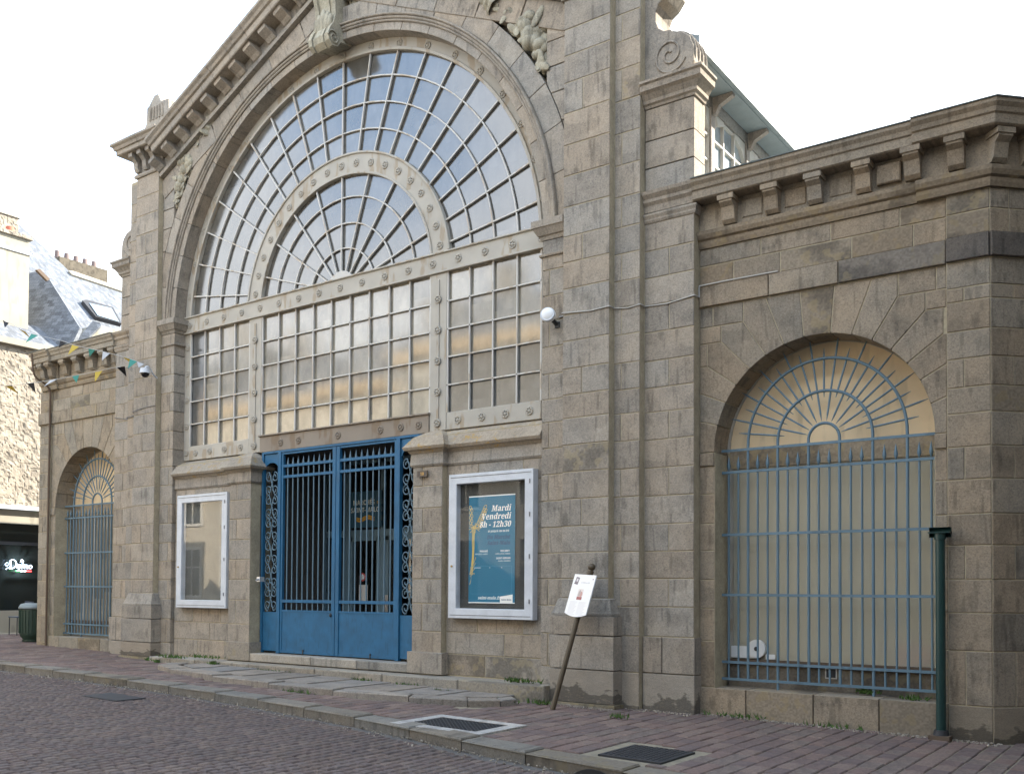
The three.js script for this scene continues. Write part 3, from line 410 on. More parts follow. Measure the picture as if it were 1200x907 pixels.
    for (let i = 0; i <= 40; i++) { const c = hc.getPointAt(i / 40), r = lerp(0.19, 0.03, i / 40) * (1 + 0.12 * Math.sin(i * 1.7)); for (let k = 0; k <= 9; k++) { const o = i * 10 + k; pos.setXYZ(o, c.x + (pos.getX(o) - c.x) * r, c.y + (pos.getY(o) - c.y) * r, c.z + (pos.getZ(o) - c.z) * r); } }
    hg.computeVertexNormals(); G.push(hg);
    for (let i = 0; i < 12; i++) { const p = P2(4.86 + rq(0, 0.12), rq(0.74, 0.86)); leaf(s * p[0], p[1], 0.30, rq(0.07, 0.11), rq(-1.5, 1.5)); }
    // sprays rising to the keystone
    for (let i = 0; i < 70; i++) { const t = Rg(), p = P2(4.78 + rq(0, 0.03 + 0.19 * t), lerp(1.16, 1.50, t)); leaf(s * p[0], p[1], 0.16 + rq(0, 0.13), rq(0.045, 0.085) * lerp(0.6, 1.2, t), rq(-1.6, 1.6)); if (i % 3 === 0) ball(s * p[0], p[1], 0.22, rq(0.02, 0.04)); }
    const m = add('garland', boxUV(cleanMerge(G.map((q) => { q.deleteAttribute('uv'); return q; }))), M.carved, arch); m.userData.label = 'carved stone garland of fruit and leaves';
  }
}
// --- the great window: metal plates, rosettes, glazing bars, panes of obscure glass
{
  const win = part('great_window', hall), zf = 0.055, zp = 0.012, rq = rng(91);
  const plate = (name, poly, z0, z1, mat = M.frame) => add(name, boxUV(prism(poly, z0, z1, 0, 0.006), TS, R() * 9, R() * 9), mat, win);
  const arcP = (r0, r1, a0 = 0, a1 = PI, n = 48) => { const q = []; for (let k = 0; k <= n; k++) q.push(P2(r1, lerp(a0, a1, k / n))); for (let k = n; k >= 0; k--) q.push(P2(r0, lerp(a0, a1, k / n))); return q; };
  const y0 = 6.40, y1 = 6.72, aO = Math.asin((y1 - YC) / (KY * 4.0)), aI = Math.asin((y1 - YC) / (KY * 2.2));
  plate('outer_frame', arcP(3.985, 4.20, aO - 0.02, PI - aO + 0.02, 64), -0.03, zf);
  plate('outer_frame_bead', arcP(3.97, 4.02, aO, PI - aO, 64), -0.02, zf + 0.03);
  plate('fan_ring', arcP(1.985, 2.335, aI - 0.02, PI - aI + 0.02, 48), -0.03, zf + 0.012);
  for (const r of [1.99, 2.33]) plate('fan_ring_bead', arcP(r - 0.018, r + 0.018, aI, PI - aI, 48), -0.02, zf + 0.035);
  plate('transom', rect(-4.17, 4.17, y0, y1), -0.03, zf + 0.018);
  for (const y of [y0 + 0.012, y1 - 0.012]) plate('transom_bead', rect(-4.17, 4.17, y - 0.014, y + 0.014), -0.02, zf + 0.045);
  for (const s of [1, -1]) {
    const q = (a, b) => [Math.min(s * a, s * b), Math.max(s * a, s * b)];
    plate('mullion', rect(...q(1.955, 2.275), 4.0, y0 - 0.004), -0.03, zf + 0.012);
    plate('mullion_strip', rect(...q(2.09, 2.14), 4.12, y0 - 0.1), -0.02, zf + 0.03);
    plate('side_frame', rect(...q(4.0, 4.19), 4.0, y0 - 0.004), -0.03, zf);
    plate('bottom_plate', rect(...q(2.279, 3.996), 4.0, 4.262), -0.03, zf + 0.006);
  }
  plate('lintel_plate', rect(-1.951, 1.951, 3.985, 4.262), -0.15, zf + 0.03, M.lintel);
  plate('lintel_lip', rect(-1.97, 1.97, 4.262, 4.29), -0.1, zf + 0.06, M.lintel);
  // rosettes, one shape
  const ros = (() => { const L = []; const t = new THREE.TorusGeometry(0.055, 0.012, 5, 14), c = new THREE.SphereGeometry(0.026, 8, 6); c.scale(1, 1, 0.7); L.push(t, c); for (let k = 0; k < 6; k++) { const p = new THREE.SphereGeometry(0.017, 6, 5); p.translate(0.04 * Math.cos(k * PI / 3), 0.04 * Math.sin(k * PI / 3), 0); L.push(p); } return cleanMerge(L); })();
  const rosette = (x, y, z, mat = M.frame) => { const m = add('rosette', ros, mat, win); m.position.set(x, y, z); m.rotation.z = rq() * 2; };
  for (let k = 1; k < 20; k++) { const p = P2(2.16, k * PI / 20); if (p[1] > y1) rosette(p[0], p[1], zf + 0.016); const o = P2(4.075, (k - 0.5) * PI / 20 + 0.08); if (o[1] > y1 + 0.1) rosette(o[0], o[1], zf + 0.004); }
  for (let k = 0; k < 17; k++) { const x = -4.0 + k * 0.5; rosette(x, 6.56, zf + 0.022); }
  for (const s of [1, -1]) { for (let k = 0; k < 5; k++) { rosette(s * 2.115, 4.12 + k * 0.47, zf + 0.034); rosette(s * 4.08, 4.15 + k * 0.5, zf + 0.004); } for (const x of [2.5, 2.95, 3.38, 3.8]) rosette(s * x, 4.13, zf + 0.01); }
  for (const x of [-1.4, -0.95, 0, 0.95, 1.38, 1.75]) rosette(x, 4.12, zf + 0.034, M.lintel);
  // panes and bars
  const shades = (m, l) => l.map((k) => { const c = m.clone(); c.color.multiplyScalar(k); return c; }), fans = shades(M.fanPane, [0.8, 0.95, 1, 1.1, 1.3]), obs = shades(M.obscure, [0.82, 0.95, 1, 1.06, 1.16]);
  const pane = (poly, mat, nm = 'pane') => {
    let cx = 0, cy = 0; for (const p of poly) { cx += p[0]; cy += p[1]; } cx /= poly.length; cy /= poly.length;
    const g = boxUV(prism(poly.map(([x, y]) => [x - cx, y - cy]), -0.003, 0.003, 0.004, 0.001), 1.2, rq() * 8, rq() * 8); const m = add(nm, g, mat[Math.floor(rq() * mat.length)], win); m.position.set(cx, cy, zp); m.rotation.set((rq() - 0.5) * (cy > 6.6 ? 0.024 : 0.009), (rq() - 0.5) * (cy > 6.6 ? 0.024 : 0.009), 0);
  };
  const bw = 0.022, bd = 0.032, zb = zp + 0.03;
  const straight = (a, b, w = bw, mat = M.frameW) => add('glazing_bar', bar([a[0], a[1], zb], [b[0], b[1], zb], w, bd), mat, win);
  const curved = (r, a0, a1) => { const q = []; const n = Math.ceil((a1 - a0) * 14); for (let k = 0; k <= n; k++) q.push(P2(r + bw / 2, lerp(a0, a1, k / n))); for (let k = n; k >= 0; k--) q.push(P2(r - bw / 2, lerp(a0, a1, k / n))); add('glazing_bar', boxUV(prism(q, zb - bd / 2, zb + bd / 2 - 0.004, 0, 0.003)), M.frameW, win); };
  const clipY = (poly, y) => clipX(poly.map(([a, b]) => [b, a]), y, false).map(([a, b]) => [b, a]);
  const fan = (rows, n) => {
    for (let i = 0; i < n; i++) for (let j = 0; j < rows.length - 1; j++) {
      const a = i * PI / n, b = (i + 1) * PI / n, q = [P2(rows[j], a), P2(rows[j + 1], a), P2(rows[j + 1], (a + b) / 2), P2(rows[j + 1], b), P2(rows[j], b), P2(rows[j], (a + b) / 2)];
      const p = clipY(q, y1 - 0.01); if (p.length > 2 && Math.abs(area2(p)) > 0.004) pane(p, fans);
    }
    for (let i = 1; i < n; i++) { const a = i * PI / n, p = P2(rows[0], a), o = P2(rows[rows.length - 1], a); if (p[1] > y1 - 0.05) straight(p, o); else straight([lerp(p[0], o[0], (y1 - p[1]) / (o[1] - p[1])), y1], o); }
    for (let j = 1; j < rows.length - 1; j++) { const aa = Math.asin(clamp((y1 - YC) / (KY * rows[j]), 0, 1)); curved(rows[j], aa, PI - aa); }
  };
  fan([2.335, 2.725, 3.16, 3.585, 4.0], 20);
  fan([0.33, 0.74, 1.165, 1.61, 1.99], 10);
  plate('fan_hub', [...Array.from({ length: 17 }, (_, k) => P2(0.35, lerp(0.64, PI - 0.64, k / 16)))], -0.02, zf + 0.02, M.frameW);
  const grid = (x0, x1, n, dark) => {
    const ys = [4.262, 4.68, 5.105, 5.53, 5.955, 6.402];
    for (let i = 0; i < n; i++) for (let j = 0; j < 5; j++) pane(rect(lerp(x0, x1, i / n), lerp(x0, x1, (i + 1) / n), ys[j], ys[j + 1]), dark && dark(i, j) ? [M.darkPane] : obs);
    for (let i = 1; i < n; i++) straight([lerp(x0, x1, i / n), 4.265], [lerp(x0, x1, i / n), 6.40]);
    for (let j = 1; j < 5; j++) straight([x0, ys[j]], [x1, ys[j]], bw * 0.9);
    for (const x of [x0 + 0.012, x1 - 0.012]) straight([x, 4.262], [x, 6.40], 0.026);
  };
  grid(-1.955, 1.955, 9, null); grid(-4.0, -2.275, 4, (i) => i === 0); grid(2.275, 4.0, 4, (i, j) => j < 2);
  // what the glass closes off: a plain inner wall, so that the hall is not hollow
  add('inner_wall', box(-4.6, 4.6, 4.05, 10.7, -0.6, -0.35), M.mortar, hall);
}
// --- base walls beside the gate
for (const s of [1, -1]) {
  const pl = part('entrance_plinth', hall), x = (a, b) => [Math.min(s * a, s * b), Math.max(s * a, s * b)], g = 0.33;
  const lv = [g + 0.02, 0.66, 0.98, 1.396, 1.755, 2.102, 2.45, 2.81, 3.14, 3.43];
  courses(pl, ...x(2.44, 4.16), -0.1, 0.22, lv, { base: grey, v: 0.07, cut: (i) => (i === 0 ? [0.42] : i === 1 ? [0.62] : [0.34, 0.8]), stain: (i) => (i === 0 ? 0.5 : 0.03) });
  courses(pl, ...x(1.86, 2.44), -0.15, 0.33, lv.slice(1), { base: grey, v: 0.07, cut: (i) => (i % 2 ? [0.35] : []), stain: () => 0.04 });
  courses(pl, ...x(1.80, 2.49), -0.15, 0.37, [g + 0.02, 0.68], { base: grey, stain: () => (s > 0 ? 0 : 1) });
  const path = [[1.86, -0.10], [1.86, 0.33], [2.44, 0.33], [2.44, 0.22], [4.16, 0.22]].map(([a, z]) => [s * a, z]), p = s > 0 ? path : path.reverse();
  add('architrave', paintG(sweep([[-0.1, 3.43], [0.015, 3.43], [0.035, 3.46], [0.03, 3.48], [0.02, 3.63], [-0.1, 3.63]], p), tint(grey, 0.05)), M.stone, pl);
  add('coping', paintG(sweep([[-0.15, 3.63], [0.03, 3.63], [0.06, 3.67], [0.10, 3.68], [0.11, 3.70], [0.12, 3.72], [0.0, 3.88], [-0.12, 3.955], [-0.2, 3.99]], p), tint(grey, 0.05)), M.lichen, pl);
  add('mortar_core', cleanMerge([box(...x(1.866, 2.434), g, 3.85, -0.1, 0.325), box(...x(2.3, 4.15), g, 3.9, -0.1, 0.215)]), M.mortar, pl);
}
// steps
const steps = part('entrance_steps', hall);
for (const [k, x0, x1] of [[0, -4.3, -2.95], [1, -2.95, -1.5], [2, -1.5, 0.1], [3, 0.1, 1.55], [4, 1.55, 3.0], [5, 3.0, 4.46]]) stone(steps, rect(x0, x1, gy(x0) - 0.15, 0.345), -0.1, 0.64, { base: [0.36, 0.31, 0.24], name: 'step_stone', bev: 0.014, stained: k === 5 });
for (const [x0, x1] of [[-1.84, -0.3], [-0.3, 0.75], [0.75, 1.84]]) stone(steps, rect(x0, x1, 0.345, 0.495), -0.1, 0.36, { base: [0.38, 0.34, 0.28], name: 'step_stone', bev: 0.012 });
{ // low curved landing
  const pts = [[-3.05, 1.05], [-2.85, 1.45], [-2.2, 1.68], [-0.8, 1.90], [0.6, 1.99], [1.9, 1.97], [3.1, 1.78], [3.9, 1.55], [4.22, 1.28], [4.28, 1.0]];
  const y = 0.30, flip = new THREE.Matrix4().makeRotationX(-PI / 2), inner = (p, i) => { const c = [0.6, -2.4], d = Math.hypot(p[0] - c[0], p[1] - c[1]); return [p[0] + (c[0] - p[0]) / d * 0.33, p[1] + (c[1] - p[1]) / d * 0.33]; };
  for (let i = 0; i < pts.length - 1; i++) {
    const q = [pts[i], pts[i + 1], inner(pts[i + 1]), inner(pts[i])].map(([a, b]) => [a, -b]), m = gy((pts[i][0] + pts[i + 1][0]) / 2);
    stone(steps, q, m - 0.1, m + 0.075, { base: [0.29, 0.25, 0.205], matrix: flip, name: 'landing_kerb', bev: 0.012, gap: 0.012 });
  }
  for (let i = 0; i < 9; i++) { const a = lerp(-2.7, 4.0, i / 9), b = lerp(-2.7, 4.0, (i + 1) / 9), m = gy((a + b) / 2), f = (x) => { for (let k = 0; k < pts.length - 1; k++) { const p = inner(pts[k]), q = inner(pts[k + 1]); if (x >= p[0] && x <= q[0]) return lerp(p[1], q[1], (x - p[0]) / (q[0] - p[0])); } return 1.1; };
    stone(steps, [[a, -f(a) + 0.01], [b, -f(b) + 0.01], [b, -0.65], [a, -0.65]], m - 0.1, m + 0.068, { base: [0.27, 0.232, 0.192], matrix: flip, name: 'landing_slab', gap: 0.014 }); }
}
// --- lobby behind the gate
{
  const lob = part('lobby', hall);
  add('lobby_floor', box(-2.1, 2.1, 0.3, 0.49, -4.2, -0.1), M.mortar, lob);
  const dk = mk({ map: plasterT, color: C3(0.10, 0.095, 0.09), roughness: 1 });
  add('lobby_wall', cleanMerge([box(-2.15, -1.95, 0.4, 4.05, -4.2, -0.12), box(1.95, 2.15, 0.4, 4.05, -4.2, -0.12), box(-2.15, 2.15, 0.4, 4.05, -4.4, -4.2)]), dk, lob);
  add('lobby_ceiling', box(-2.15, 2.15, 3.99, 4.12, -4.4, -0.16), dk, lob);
}
// --- roof and clerestory of the hall
{
  const roof = part('hall_roof', hall), zb = -24, e = [6.22, 8.80], top = [0, 11.9];
  for (const s of [1, -1]) {
    const q = [[s * e[0], e[1]], [s * 0.0, top[1]]], L = Math.hypot(e[0], top[1] - e[1]), a = Math.atan2(top[1] - e[1], e[0]);
    const g = new THREE.BoxGeometry(L, 0.08, 23.7); g.rotateZ(-s * a); g.translate(s * e[0] / 2, (e[1] + top[1]) / 2 + 0.03, -12.15); add('roof_slope', boxUV(g), M.zinc, roof);
    add('eave_soffit', box(Math.min(s * 5.87, s * 6.2), Math.max(s * 5.87, s * 6.2), 8.66, 8.70, -24, -0.2, 1), M.zinc, roof);
    add('gutter', box(Math.min(s * 6.2, s * 6.27), Math.max(s * 6.2, s * 6.27), 8.67, 8.82, -24, -0.2, 1), M.zinc, roof);
    const cl = part('clerestory', hall), x = s * 5.62; cl.position.x = s * 0.25; const xr = (a, b) => [Math.min(s * a, s * b), Math.max(s * a, s * b)];
    add('clerestory_wall', paintG(cleanMerge([box(...xr(5.35, 5.6), 5.5, 7.0, -24, -0.2), box(...xr(5.35, 5.6), 8.52, 8.7, -24, -0.2)]), [0.4, 0.37, 0.33]), M.stone, cl);
    for (let k = 0; k < 9; k++) {
      const z0 = -0.28 - k * 1.32, z1 = z0 - 1.2;
      add('clerestory_pier', paintG(box(...xr(5.35, 5.62), 7.0, 8.52, z1 - 0.12, z1), [0.4, 0.36, 0.32]), M.stone, cl);
      const wn = part('clerestory_window', cl); wn.name = 'clerestory_window';
      const fr = []; for (let i = 0; i <= 3; i++) { const z = lerp(z0, z1, i / 3); fr.push(box(...xr(5.50, 5.585), 7.0, 8.5, z - 0.013, z + 0.013)); } for (let j = 0; j <= 4; j++) { const y = lerp(7.02, 8.48, j / 4); fr.push(box(...xr(5.50, 5.58), y - 0.013, y + 0.013, z1, z0)); }
      // arched head
      for (const [t0, t1] of [[0, 0.33], [0.67, 1]]) { const za = lerp(z0, z1, t0), zc = lerp(z0, z1, t1), out = t0 === 0; const sh = new THREE.Shape([[za, 8.5], [zc, 8.5], ...(out ? [[zc, 8.44], [lerp(za, zc, 0.4), 8.36], [za, 8.2]] : [[zc, 8.2], [lerp(za, zc, 0.6), 8.36], [za, 8.44]])].map((p) => new THREE.Vector2(-p[0], p[1]))); const gg = new THREE.ExtrudeGeometry(sh, { depth: 0.1, bevelEnabled: false }); gg.rotateY(PI / 2); gg.translate(s > 0 ? 5.49 : -5.59, 0, 0); fr.push(boxUV(gg)); }
      add('sash', cleanMerge(fr), M.frameW, wn);
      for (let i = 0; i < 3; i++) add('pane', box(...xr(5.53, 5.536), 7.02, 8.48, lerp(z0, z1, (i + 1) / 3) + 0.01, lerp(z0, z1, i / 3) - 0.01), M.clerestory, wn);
      const b = new THREE.Shape([[0, 8.40], [0.05, 8.42], [0.10, 8.52], [0.30, 8.61], [0.30, 8.655], [0, 8.655]].map((p) => new THREE.Vector2(...p))); const bg = new THREE.ExtrudeGeometry(b, { depth: 0.09, bevelEnabled: false }); bg.translate(0, 0, -0.045); if (s < 0) bg.rotateY(PI); bg.translate(s * 5.63, 0, z1 - 0.06); add('eave_bracket', paintG(boxUV(bg), [0.36, 0.31, 0.26]), M.stone, cl);
    }
  }
  add('hall_back', box(-5.5, 5.5, 0.2, 9.2, -24.1, -23.9), M.mortar, hall);
  add('gable_backing', (() => { const g = new THREE.ExtrudeGeometry(new THREE.Shape([[-5.3, 8.2], [5.3, 8.2], [5.3, 9.3], [0, 11.8], [-5.3, 9.3]].map((p) => new THREE.Vector2(...p))), { depth: 0.2, bevelEnabled: false }); g.translate(0, 0, -0.62); return boxUV(g); })(), M.mortar, hall);
}
// hang the stones: the 300 that show largest one by one, the rest joined
{
  stones.sort((a, b) => b.score - a.score);
  const cnt = {}; const rest = { stone: [], stained: [] };
  stones.forEach((q) => { cnt[q.name] = (cnt[q.name] ?? 0) + 1; if (cnt[q.name] <= (q.name === 'stone' ? 298 : 120)) add(q.name, q.g, q.mat, q.parent); else rest[q.mat === M.stone ? 'stone' : 'stained'].push(q.g); });
  for (const [k, l] of Object.entries(rest)) if (l.length) { const m = add('smaller_stones', mergeGeometries(l), M[k], hall); m.userData.kind = 'stuff'; }
  console.log('stones', stones.length, JSON.stringify(cnt));
}
settle(hall);

// ---------------------------------------------------------------- things fixed to the front
// the entrance gate
{
  const gate = thing('entrance_gate', 'tall blue iron double gate with spear bars and scrollwork side panels', 'gate', [0, 0.495, 0.09]), z = 0.09, B = M.blue, fr = part('frame', gate);
  const P = (n, a, b, w, d, parent = fr, m = B) => add(n, bar(a, b, w, d), m, parent);
  for (const s of [1, -1]) { P('post', [s * 1.815, 0.495, z], [s * 1.815, 3.97, z], 0.05, 0.06); P('post', [s * 1.372, 0.495, z], [s * 1.372, 3.95, z], 0.075, 0.08); }
  P('top_rail', [-1.79, 3.958, z], [1.79, 3.958, z], 0.036, 0.07);
  const spear = (() => { const g = new THREE.LatheGeometry([[0.011, 0], [0.012, 0.02], [0.024, 0.05], [0.02, 0.09], [0.001, 0.2]].map((p) => new THREE.Vector2(...p)), 6); return g; })();
  for (const s of [1, -1]) {
    const leaf = part('leaf', gate), x0 = s > 0 ? 0.004 : -1.33, x1 = s > 0 ? 1.33 : -0.004;
    P('stile', [s * 0.045, 0.51, z], [s * 0.045, 3.93, z], 0.075, 0.06, leaf); P('stile', [s * 1.31, 0.51, z], [s * 1.31, 3.93, z], 0.045, 0.05, leaf);
    for (const [y, h] of [[3.915, 0.03], [3.70, 0.045], [3.515, 0.045], [1.39, 0.05]]) P('rail', [s * 0.08, y, z], [s * 1.29, y, z], h, 0.045, leaf);
    add('panel', box(Math.min(s * 0.082, s * 1.29), Math.max(s * 0.082, s * 1.29), 0.53, 1.215, z - 0.02, z + 0.015, 1), B, leaf);
    P('panel_rail', [s * 0.08, 1.225, z], [s * 1.29, 1.225, z], 0.03, 0.045, leaf); P('panel_rail', [s * 0.08, 0.53, z], [s * 1.29, 0.53, z], 0.04, 0.045, leaf);
    for (let k = 0; k < 9; k++) { const x = s * (0.17 + k * 0.128); add('bar', rod([x, 1.24, z], [x, 3.66, z], 0.0125, 0.0125, 7), M.blueLight, leaf); const q = add('spear', spear, M.blueLight, leaf); q.position.set(x, 3.65, z); }
    // side panel: plate, head and C-scrolls
    const sp = part('side_panel', gate), cx = s * 1.60;
    add('panel', box(cx - 0.185, cx + 0.185, 0.53, 1.20, z - 0.02, z + 0.012, 1), B, sp);
    add('head_plate', boxUV(prism([[cx - 0.186, 3.93], [cx + 0.186, 3.93], [cx + 0.186, 3.66], ...Array.from({ length: 9 }, (_, k) => [cx + 0.17 * Math.cos(k * PI / 8), 3.66 + 0.12 * Math.sin(k * PI / 8) * (k && k < 8 ? 1 : 0)]), [cx - 0.186, 3.66]].map((p) => p), z - 0.01, z + 0.012, 0, 0.003)), B, sp);
    const scroll = (sx, yb, dir, h) => { const pts = []; for (let i = 0; i <= 22; i++) { const t = i / 22, a = t * PI * 2.6, r = 0.088 * (1 - 0.72 * t); pts.push([cx + sx * (0.075 + r * Math.sin(a) * 0.95), yb + dir * (h - 0.09 + r * Math.cos(a)), z]); } pts.unshift([cx + sx * 0.03, yb + dir * h * 0.5, z], [cx + sx * 0.005, yb, z]); return tube(pts.reverse(), 0.011, 44, 5); };
    for (let k = 0; k < 6; k++) { const yb = 1.42 + k * 0.40; for (const sx of [-1, 1]) for (const d of [-1, 1]) add('scroll', scroll(sx, yb, d, 0.20), M.blueLight, sp); }
    for (const yb of [1.72, 2.85]) { const g = new THREE.TorusGeometry(0.05, 0.009, 5, 18); g.scale(0.8, 1.5, 1); g.translate(cx, yb - 0.09, z + 0.01); add('ring', g, M.blueLight, sp); }
  }
  const lock = new THREE.SphereGeometry(0.03, 10, 8); lock.translate(-0.09, 1.17, z + 0.03); add('lock', lock, M.darkIron, gate);
  for (const x of [-0.75, 0.8]) add('foot_bolt', box(x - 0.012, x + 0.012, 0.50, 0.58, z + 0.016, z + 0.03), M.darkIron, gate);
  settle(gate);
}
// glazed inner doors and the sign above them
{
  const d = thing('inner_doors', 'blue framed glazed doors standing in the dark lobby behind the gate', 'door', [-0.6, 0.49, -1.5]), z = -1.5, P = (n, a, b, w = 0.08, q = 0.06) => add(n, bar(a, b, w, q), M.blueLight, d);
  for (const x of [-1.93, -1.35, -0.45, 0.45, 1.35, 1.93]) P('post', [x, 0.49, z], [x, 3.95, z], 0.10);
  P('transom_rail', [-1.93, 2.62, z + 0.002], [1.93, 2.62, z + 0.002], 0.12, 0.07); P('head_rail', [-1.93, 3.93, z], [1.93, 3.93, z]);
  for (const [a, b] of [[-1.35, -0.45], [-0.45, 0.45], [0.45, 1.35]]) { P('bottom_rail', [a, 0.62, z], [b, 0.62, z], 0.22, 0.05); P('door_head', [a + 0.05, 2.52, z], [b - 0.05, 2.52, z], 0.08, 0.055); P('stile', [a + 0.1, 0.5, z], [a + 0.1, 2.55, z], 0.1, 0.055); P('stile', [b - 0.1, 0.5, z], [b - 0.1, 2.55, z], 0.1, 0.055); add('pane', box(a + 0.1, b - 0.1, 0.7, 2.5, z - 0.006, z), M.pane, d); }
  add('notice', box(-1.02, -0.80, 1.35, 1.68, z + 0.03, z + 0.034), mk({ color: C3(0.55, 0.53, 0.5), roughness: 0.8 }), d);
  { const g = new THREE.CylinderGeometry(0.075, 0.075, 0.006, 20); g.rotateX(PI / 2); g.translate(-0.93, 1.82, z + 0.034); const b = add('round_sticker', g, mk({ color: C3(0.5, 0.08, 0.08), roughness: 0.6 }), d); const h = new THREE.CylinderGeometry(0.052, 0.052, 0.004, 20); h.rotateX(PI / 2); h.translate(-0.93, 1.82, z + 0.039); add('sticker_face', h, M.white, b); }
  add('push_plate', box(-0.41, -0.3, 1.2, 1.5, z + 0.031, z + 0.04), mk({ color: C3(0.5, 0.5, 0.5), metalness: 0.8, roughness: 0.35 }), d);
  settle(d);
}
function canvasTex(w, h, draw) { const c = document.createElement('canvas'); c.width = w; c.height = h; const x = c.getContext('2d'); draw(x, w, h); const t = new THREE.CanvasTexture(c); t.colorSpace = THREE.SRGBColorSpace; return t; }
function card(name, parent, x0, x1, y0, y1, z, mat, th = 0.003) { const b = new THREE.BoxGeometry(x1 - x0, y1 - y0, th); b.translate((x0 + x1) / 2, (y0 + y1) / 2, z); return add(name, b, mat, parent); }
{
  const t = canvasTex(512, 400, (c, w, h) => { c.fillStyle = '#1d4a5e'; c.fillRect(0, 0, w, h); c.fillStyle = '#d8dcd8'; c.font = 'bold 74px sans-serif'; c.textAlign = 'center'; c.fillText('MARCHÉS', w * 0.46, 150); c.fillText('SAINT-MALO', w / 2, 232); c.fillStyle = '#c08a2a'; c.font = 'bold 40px sans-serif'; c.fillText('DE', w * 0.9, 145); c.strokeStyle = '#c8912e'; c.lineWidth = 22; c.lineJoin = 'round'; for (const o of [0, 26]) { c.beginPath(); for (let i = 0; i <= 40; i++) { const x = lerp(0.22, 0.78, i / 40) * w, y = 290 + o + 14 * Math.sin(i / 40 * 7); i ? c.lineTo(x, y) : c.moveTo(x, y); } c.stroke(); } });
  const s = thing('lobby_sign', 'teal sign lettered MARCHÉS SAINT-MALO above the inner doors', 'sign', [-0.7, 2.7, -1.44]);
  card('board', s, -1.26, -0.44, 2.72, 3.38, -1.44, mk({ map: t, roughness: 0.6 }), 0.02); settle(s);
}
// notice cases
function noticeCase(s, label) {
  const x0 = s > 0 ? 2.58 : -3.93, x1 = s > 0 ? 4.06 : -2.50, y0 = s > 0 ? 1.195 : 1.25, y1 = s > 0 ? 3.265 : 3.30, zw = 0.225, zf = 0.345, b = 0.13;
  const c = thing('notice_case', label, 'notice case', [(x0 + x1) / 2, y0, zw]);
  add('case_frame', (() => { const sh = new THREE.Shape(rect(x0, x1, y0, y1).map((p) => new THREE.Vector2(...p))); sh.holes.push(new THREE.Path(rect(x0 + b, x1 - b, y0 + b, y1 - b).reverse().map((p) => new THREE.Vector2(...p)))); const g = new THREE.ExtrudeGeometry(sh, { depth: zf - zw - 0.012, bevelEnabled: true, bevelSize: 0.006, bevelThickness: 0.008, bevelSegments: 2 }); g.translate(0, 0, zw + 0.004); return boxUV(g, 1); })(), M.white, c);
  add('rebate', cleanMerge([box(x0 + 0.03, x1 - 0.03, y1 - 0.043, y1 - 0.037, zf, zf + 0.004), box(x0 + 0.03, x1 - 0.03, y0 + 0.037, y0 + 0.043, zf, zf + 0.004)]), M.darkIron, c);
  add('backboard', box(x0 + b * 0.7, x1 - b * 0.7, y0 + b * 0.7, y1 - b * 0.7, zw + 0.005, zw + 0.02, 1), mk({ map: paintT, color: s > 0 ? C3(0.06, 0.06, 0.053) : C3(0.10, 0.10, 0.085), roughness: 0.9 }), c);
  card('glass', c, x0 + b - 0.01, x1 - b + 0.01, y0 + b - 0.01, y1 - b + 0.01, zf - 0.03, s > 0 ? mk({ color: C3(1, 1, 1), roughness: 0.02, transmission: 1, thickness: 0, ior: 1.22 }, THREE.MeshPhysicalMaterial) : M.pane, 0.004);
  for (const t of [0.12, 0.42, 0.7, 0.92]) add('hinge', rod([x1 - 0.05, lerp(y0, y1, t) - 0.03, zf + 0.004], [x1 - 0.05, lerp(y0, y1, t) + 0.03, zf + 0.004], 0.009), mk({ color: C3(0.25, 0.25, 0.26), metalness: 0.6, roughness: 0.4 }), c);
  { const g = new THREE.CylinderGeometry(0.016, 0.016, 0.012, 12); g.rotateX(PI / 2); g.translate(x0 + 0.06, lerp(y0, y1, 0.36), zf + 0.006); add('lock', g, mk({ color: C3(0.35, 0.25, 0.1), metalness: 0.8, roughness: 0.4 }), c); }
  settle(c);
}
noticeCase(1, 'white framed notice case holding a teal market-hours poster'); noticeCase(-1, 'white framed empty notice case with a mirroring glass beside the blue gate');
